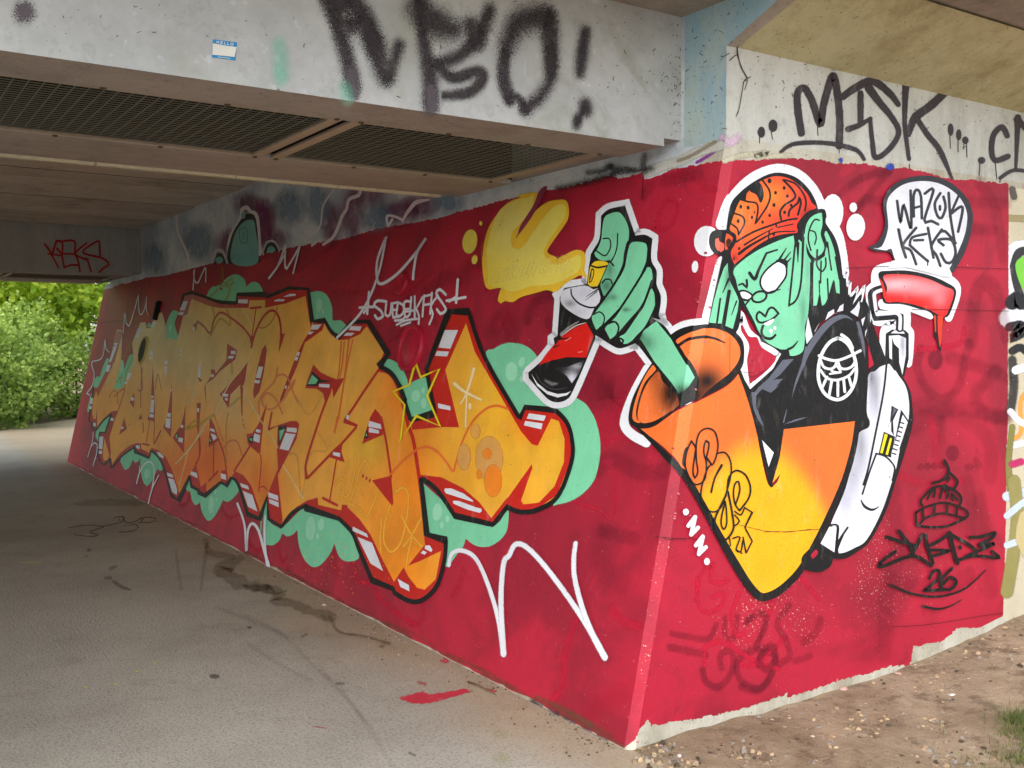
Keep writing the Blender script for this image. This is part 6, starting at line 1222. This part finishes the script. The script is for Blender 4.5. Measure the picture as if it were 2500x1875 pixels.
# crumbs of soil and grit along the wall foot on the path
def grit():
    bm = bmesh.new(); rnd = random.Random(9)
    for _ in range(1500):
        y = 3.1 + rnd.random() ** 1.5 * 11; d_ = abs(rnd.gauss(0, .10)); x = XC - .004 - d_; r_ = 0.002 + .006 * rnd.random() ** 3
        vs = [bm.verts.new((x + r_ * math.cos(k_ * 1.57 + d_ * 90), y + r_ * math.sin(k_ * 1.57 + d_ * 90), .002)) for k_ in range(4)]; t_ = bm.verts.new((x, y, .002 + r_)); mi = rnd.randrange(3)
        for k_ in range(4): bm.faces.new((vs[k_], vs[(k_ + 1) % 4], t_)).material_index = mi
    o = bm_obj('wall_foot_grit', bm, M['bark']); o.data.materials.append(SM[1]); o.data.materials.append(M['dirt']); return o
tag(grit(), 'brown grit gathered along the foot of the wall', 'grit', kind='stuff')
M['twig'] = speckled('twig_bark', srgb(112, 92, 70), .9)
def tube(bm, P_, r0, r1, seg=6):
    rings = []
    for i, p_ in enumerate(P_):
        a_ = P_[max(0, i - 1)]; b_ = P_[min(len(P_) - 1, i + 1)]; d_ = (b_ - a_).normalized(); u = d_.cross(Vector((0, 0, 1)));
        if u.length < 1e-3: u = Vector((1, 0, 0))
        u.normalize(); w_ = u.cross(d_); r_ = r0 + (r1 - r0) * i / (len(P_) - 1)
        rings.append([bm.verts.new(p_ + (u * math.cos(2 * math.pi * k_ / seg) + w_ * math.sin(2 * math.pi * k_ / seg)) * r_) for k_ in range(seg)])
    for a_, b_ in zip(rings, rings[1:]):
        for k_ in range(seg): bm.faces.new((a_[k_], a_[(k_ + 1) % seg], b_[(k_ + 1) % seg], b_[k_]))
    bm.faces.new(rings[0][::-1]); bm.faces.new(rings[-1])
ta, tb_ = ground_pt('J', 1285, 1168), ground_pt('J', 1445, 1238); bm = bmesh.new(); L_ = tb_ - ta
tube(bm, [ta + Vector((0, 0, .007)), ta + L_ * .35 + Vector((.006, 0, .010)), ta + L_ * .7 + Vector((-.003, .002, .008)), tb_ + Vector((0, 0, .006))], .0045, .0032); tube(bm, [ta + L_ * .6 + Vector((0, 0, .008)), ta + L_ * .85 + Vector((.02, .012, .012))], .0025, .0012)
tag(bm_obj('twig', bm, M['twig'], None, True), 'thin brown twig lying on the path near the wall foot', 'twig')

# ------------------------------------------------------------------ grass and plants
def leaf_mat(name, a, b, trans=0.45):
    m = N(name); at = m.node('ShaderNodeAttribute'); at.attribute_name = 'tint'
    c = m.mix(at.outputs['Fac'], a, b); m.base(c, .5, .3)
    tr = m.node('ShaderNodeBsdfTranslucent'); m.link(m.mix(at.outputs['Fac'], tuple(x_ * 1.6 for x_ in a), tuple(x_ * 1.6 for x_ in b)), tr.inputs['Color'])
    mx = m.node('ShaderNodeMixShader'); mx.inputs[0].default_value = trans; m.link(m.b.outputs[0], mx.inputs[1]); m.link(tr.outputs[0], mx.inputs[2]); m.link(mx.outputs[0], m.out.inputs[0]); return m.m
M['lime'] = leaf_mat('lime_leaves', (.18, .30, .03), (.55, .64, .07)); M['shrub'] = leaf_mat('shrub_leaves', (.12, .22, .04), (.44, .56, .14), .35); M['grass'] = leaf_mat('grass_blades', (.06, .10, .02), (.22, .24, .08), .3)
def leaves(name, mat, items, parent):
    """items: (position, direction, size, tint): one folded pointed leaf each"""
    V, Fc, T = [], [], []
    for p_, d_, s_, t_ in items:
        u = d_.cross(Vector((random.uniform(-1, 1), random.uniform(-1, 1), random.uniform(-1, 1))))
        if u.length < 1e-3: continue
        u.normalize(); n_ = u.cross(d_); b_ = len(V)
        for a_, w_, h_ in ((0, 0, 0), (.3, .42, .10), (.3, 0, 0), (.3, -.42, .10), (.7, .34, .08), (.7, 0, -.02), (.7, -.34, .08), (1.05, 0, -.08)): V.append(p_ + d_ * (a_ * s_) + u * (w_ * s_) + n_ * (h_ * s_))
        Fc += [(b_, b_ + 1, b_ + 2), (b_, b_ + 2, b_ + 3), (b_ + 1, b_ + 4, b_ + 5, b_ + 2), (b_ + 2, b_ + 5, b_ + 6, b_ + 3), (b_ + 4, b_ + 7, b_ + 5), (b_ + 5, b_ + 7, b_ + 6)]; T += [t_] * 8
    o = mesh_obj(name, V, Fc, mat, parent); at = o.data.attributes.new('tint', 'FLOAT', 'POINT'); at.data.foreach_set('value', T); return o
def crown(name, mat, c_, rad, n_, size, parent, shell=.55, clump=1.4, zmin=.03):
    items = []; k_ = 0; tries = 0
    while k_ < n_ and tries < n_ * 8:
        tries += 1
        v = Vector((random.gauss(0, 1), random.gauss(0, 1), random.gauss(0, 1))).normalized(); r_ = shell + (1 - shell) * random.random() ** .6
        bul = 1 + .28 * mnoise.noise(v * clump * 1.6 + Vector(c_) * .7)
        p_ = Vector((c_[0] + v.x * rad[0] * r_ * bul, c_[1] + v.y * rad[1] * r_ * bul, c_[2] + v.z * rad[2] * r_ * bul))
        if p_.z < zmin: continue
        g_ = mnoise.noise(p_ * clump)
        if g_ < -.16 and random.random() < .85: continue
        d_ = (v * .5 + Vector((random.uniform(-1, 1), random.uniform(-1, 1), random.uniform(-.6, .5)))).normalized()
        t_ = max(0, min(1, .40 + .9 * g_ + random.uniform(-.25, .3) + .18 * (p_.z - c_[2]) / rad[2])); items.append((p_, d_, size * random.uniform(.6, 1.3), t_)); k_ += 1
    return leaves(name, mat, items, parent)
def bush(x_, y_, rad, n_, label):
    e_ = empty('shrub', (x_, y_, 0)); tag(e_, label, 'shrub', 'shrubs along the path')
    bm = bmesh.new()
    for k_ in range(7):
        a_ = k_ * .9; tube(bm, [Vector((x_ + .1 * math.cos(a_), y_ + .1 * math.sin(a_), -.02)), Vector((x_ + rad[0] * .35 * math.cos(a_), y_ + rad[1] * .35 * math.sin(a_), rad[2] * .7)), Vector((x_ + rad[0] * .6 * math.cos(a_), y_ + rad[1] * .6 * math.sin(a_), rad[2] * 1.4))], .03, .008)
    bm_obj('stem', bm, M['bark'], e_)
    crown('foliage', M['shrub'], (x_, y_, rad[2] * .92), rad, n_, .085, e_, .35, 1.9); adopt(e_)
bush(2.1, 22.3, (1.7, 1.5, 1.18), 9000, 'bushy green shrub at the far end left of the wall edge'); bush(4.5, 25.0, (1.7, 1.6, 1.0), 6500, 'green shrub half hidden behind the far wall edge')
bush(-.9, 20.6, (1.7, 1.5, 1.2), 2600, 'green shrub further left beside the path exit'); bush(3.1, 24.0, (1.2, 1.2, 1.35), 5500, 'taller pale green shrub behind the front shrubs')
def tree(x_, y_, zc, rad, n_, label, size=.16):
    e_ = empty('lime_tree', (x_, y_, 0)); tag(e_, label, 'tree', 'trees beyond the underpass')
    bm = bmesh.new(); tube(bm, [Vector((x_, y_, -.05)), Vector((x_ + .1, y_, 1.6)), Vector((x_ + .05, y_ + .1, zc)), Vector((x_ + .1, y_, zc + rad[2] * .8))], .16, .04, 9)
    for k_ in range(9):
        a_ = k_ * 2.4; z0 = 1.2 + k_ * (zc) * .14; tube(bm, [Vector((x_, y_, z0)), Vector((x_ + rad[0] * .45 * math.cos(a_), y_ + rad[1] * .45 * math.sin(a_), z0 + .5)), Vector((x_ + rad[0] * .85 * math.cos(a_), y_ + rad[1] * .85 * math.sin(a_), z0 + .7))], .05, .01)
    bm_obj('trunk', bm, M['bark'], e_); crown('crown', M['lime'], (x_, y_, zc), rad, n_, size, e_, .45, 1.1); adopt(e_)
tree(3.0, 26.3, 3.2, (2.6, 2.2, 2.6), 13000, 'yellow green broad leaved tree filling the underpass exit'); tree(6.6, 27.5, 3.4, (2.6, 2.4, 3.0), 6500, 'bright green tree behind the far wall edge'); tree(-1.2, 25.0, 3.6, (2.6, 2.4, 3.0), 3500, 'broad leaved tree left of the underpass exit')
tree(2.0, 31.5, 4.2, (4.5, 2.0, 4.2), 8000, 'darker tree standing behind the front trees', .24)
# grass tuft at the right, thin blades
def grass():
    V, Fc, T = [], [], []; rnd = random.Random(3)
    def blade(x, y, z, h_, t_, lean):
        a_ = rnd.uniform(0, 6.28); dx, dy = math.cos(a_), math.sin(a_); w_ = .0016 + .0014 * rnd.random(); b_ = len(V)
        for k_ in range(3):
            f_ = k_ / 3; V.append((x - dy * w_ * (1 - f_) + dx * lean * f_ * f_, y + dx * w_ * (1 - f_) + dy * lean * f_ * f_, z + h_ * f_)); V.append((x + dy * w_ * (1 - f_) + dx * lean * f_ * f_, y - dx * w_ * (1 - f_) + dy * lean * f_ * f_, z + h_ * f_))
        V.append((x + dx * lean, y + dy * lean, z + h_ * .92)); Fc.extend([(b_, b_ + 1, b_ + 3, b_ + 2), (b_ + 2, b_ + 3, b_ + 5, b_ + 4), (b_ + 4, b_ + 5, b_ + 6)]); T.extend([t_] * 7)
    for (cr_, gx, gy, n_, sp, hh_) in (('L', 1650, 1380, 420, .045, .042), ('L', 1600, 1400, 120, .05, .03), ('L', 1560, 1360, 50, .06, .02), ('L', 1680, 1500, 420, .06, .05), ('L', 1659, 1640, 260, .05, .045), ('L', 1380, 1640, 60, .05, .025), ('L', 1760, 1420, 520, .08, .055), ('L', 1800, 1600, 420, .1, .055), ('L', 1240, 1240, 24, .10, .02), ('L', 700, 1400, 24, .2, .02)):
        c_ = ground_pt(cr_, gx, gy)
        for _ in range(n_):
            x, y = c_.x + rnd.gauss(0, sp), c_.y + rnd.gauss(0, sp); blade(x, y, ground_h(x, y) + .006, hh_ * rnd.uniform(.4, 1.3), max(0, min(1, rnd.gauss(.45, .3))), rnd.uniform(0, .05))
    o = mesh_obj('grass', V, Fc, M['grass']); at = o.data.attributes.new('tint', 'FLOAT', 'POINT'); at.data.foreach_set('value', T); return o
tag(grass(), 'short green grass tufts on the dirt at the right edge', 'grass', kind='stuff')

# small dark flecks, cobweb scraps and hairline cracks on girder, pier and band
def flecks(surf, boxes, name, parent, seed, base):
    q_ = Paint(surf, base=base); rnd = random.Random(seed)
    for cr_, x0, y0, x1, y1, n_ in boxes:
        for _ in range(n_):
            x_, y_ = rnd.uniform(x0, x1), rnd.uniform(y0, y1); L_ = rnd.choice((5, 7, 10, 16, 28)) ; a_ = rnd.uniform(0, 6.28); ox, oy, sc = CROPS[cr_]
            P_ = [(ox + x_ * sc, oy + y_ * sc)]
            for k_ in range(3): a_ += rnd.uniform(-.7, .7); P_.append((P_[-1][0] + math.cos(a_) * L_ * sc / 3, P_[-1][1] + math.sin(a_) * L_ * sc / 3))
            q_.line(srgb(60, 52, 40), P_, rnd.uniform(.7, 1.9), sm=False, soft=.5, taper=1, alpha=.85, kx=1)
    tag(q_.build(name, parent), kind='stuff')
flecks('girder', [('C', 620, 20, 1080, 560, 44), ('C', 0, 0, 620, 640, 12), ('B', 0, 20, 1600, 560, 14), ('A', 0, 20, 1650, 330, 22), ('C', 1030, 100, 1095, 780, 40)], 'dirt_flecks', g1, 1, .0012)
LAYER['auto'] = 5
flecks('auto', [('C', 1120, 120, 1340, 780, 34), ('D', 40, 330, 1200, 520, 40), ('D', 20, 420, 1640, 900, 50)], 'dirt_flecks', wall, 2, .0009)
ck = Paint(base=.0009)
for t_, w_ in (("x:1110,560 1105,720 1150,900 1230,1050", 2.4), ("x:1000,820 1080,750 1105,745", 2), ("x:900,760 930,765 1000,720", 1.2), ("x:1280,1040 1200,1080 1170,1200 1130,1430 1090,1580", 1.4), ("D:30,480 60,450 40,520", 1.2)): ck.line(srgb(50, 44, 34), t_, w_, soft=.5, kx=1)
ck.build('hairline_cracks', wall)
adopt(wall); adopt(deck)
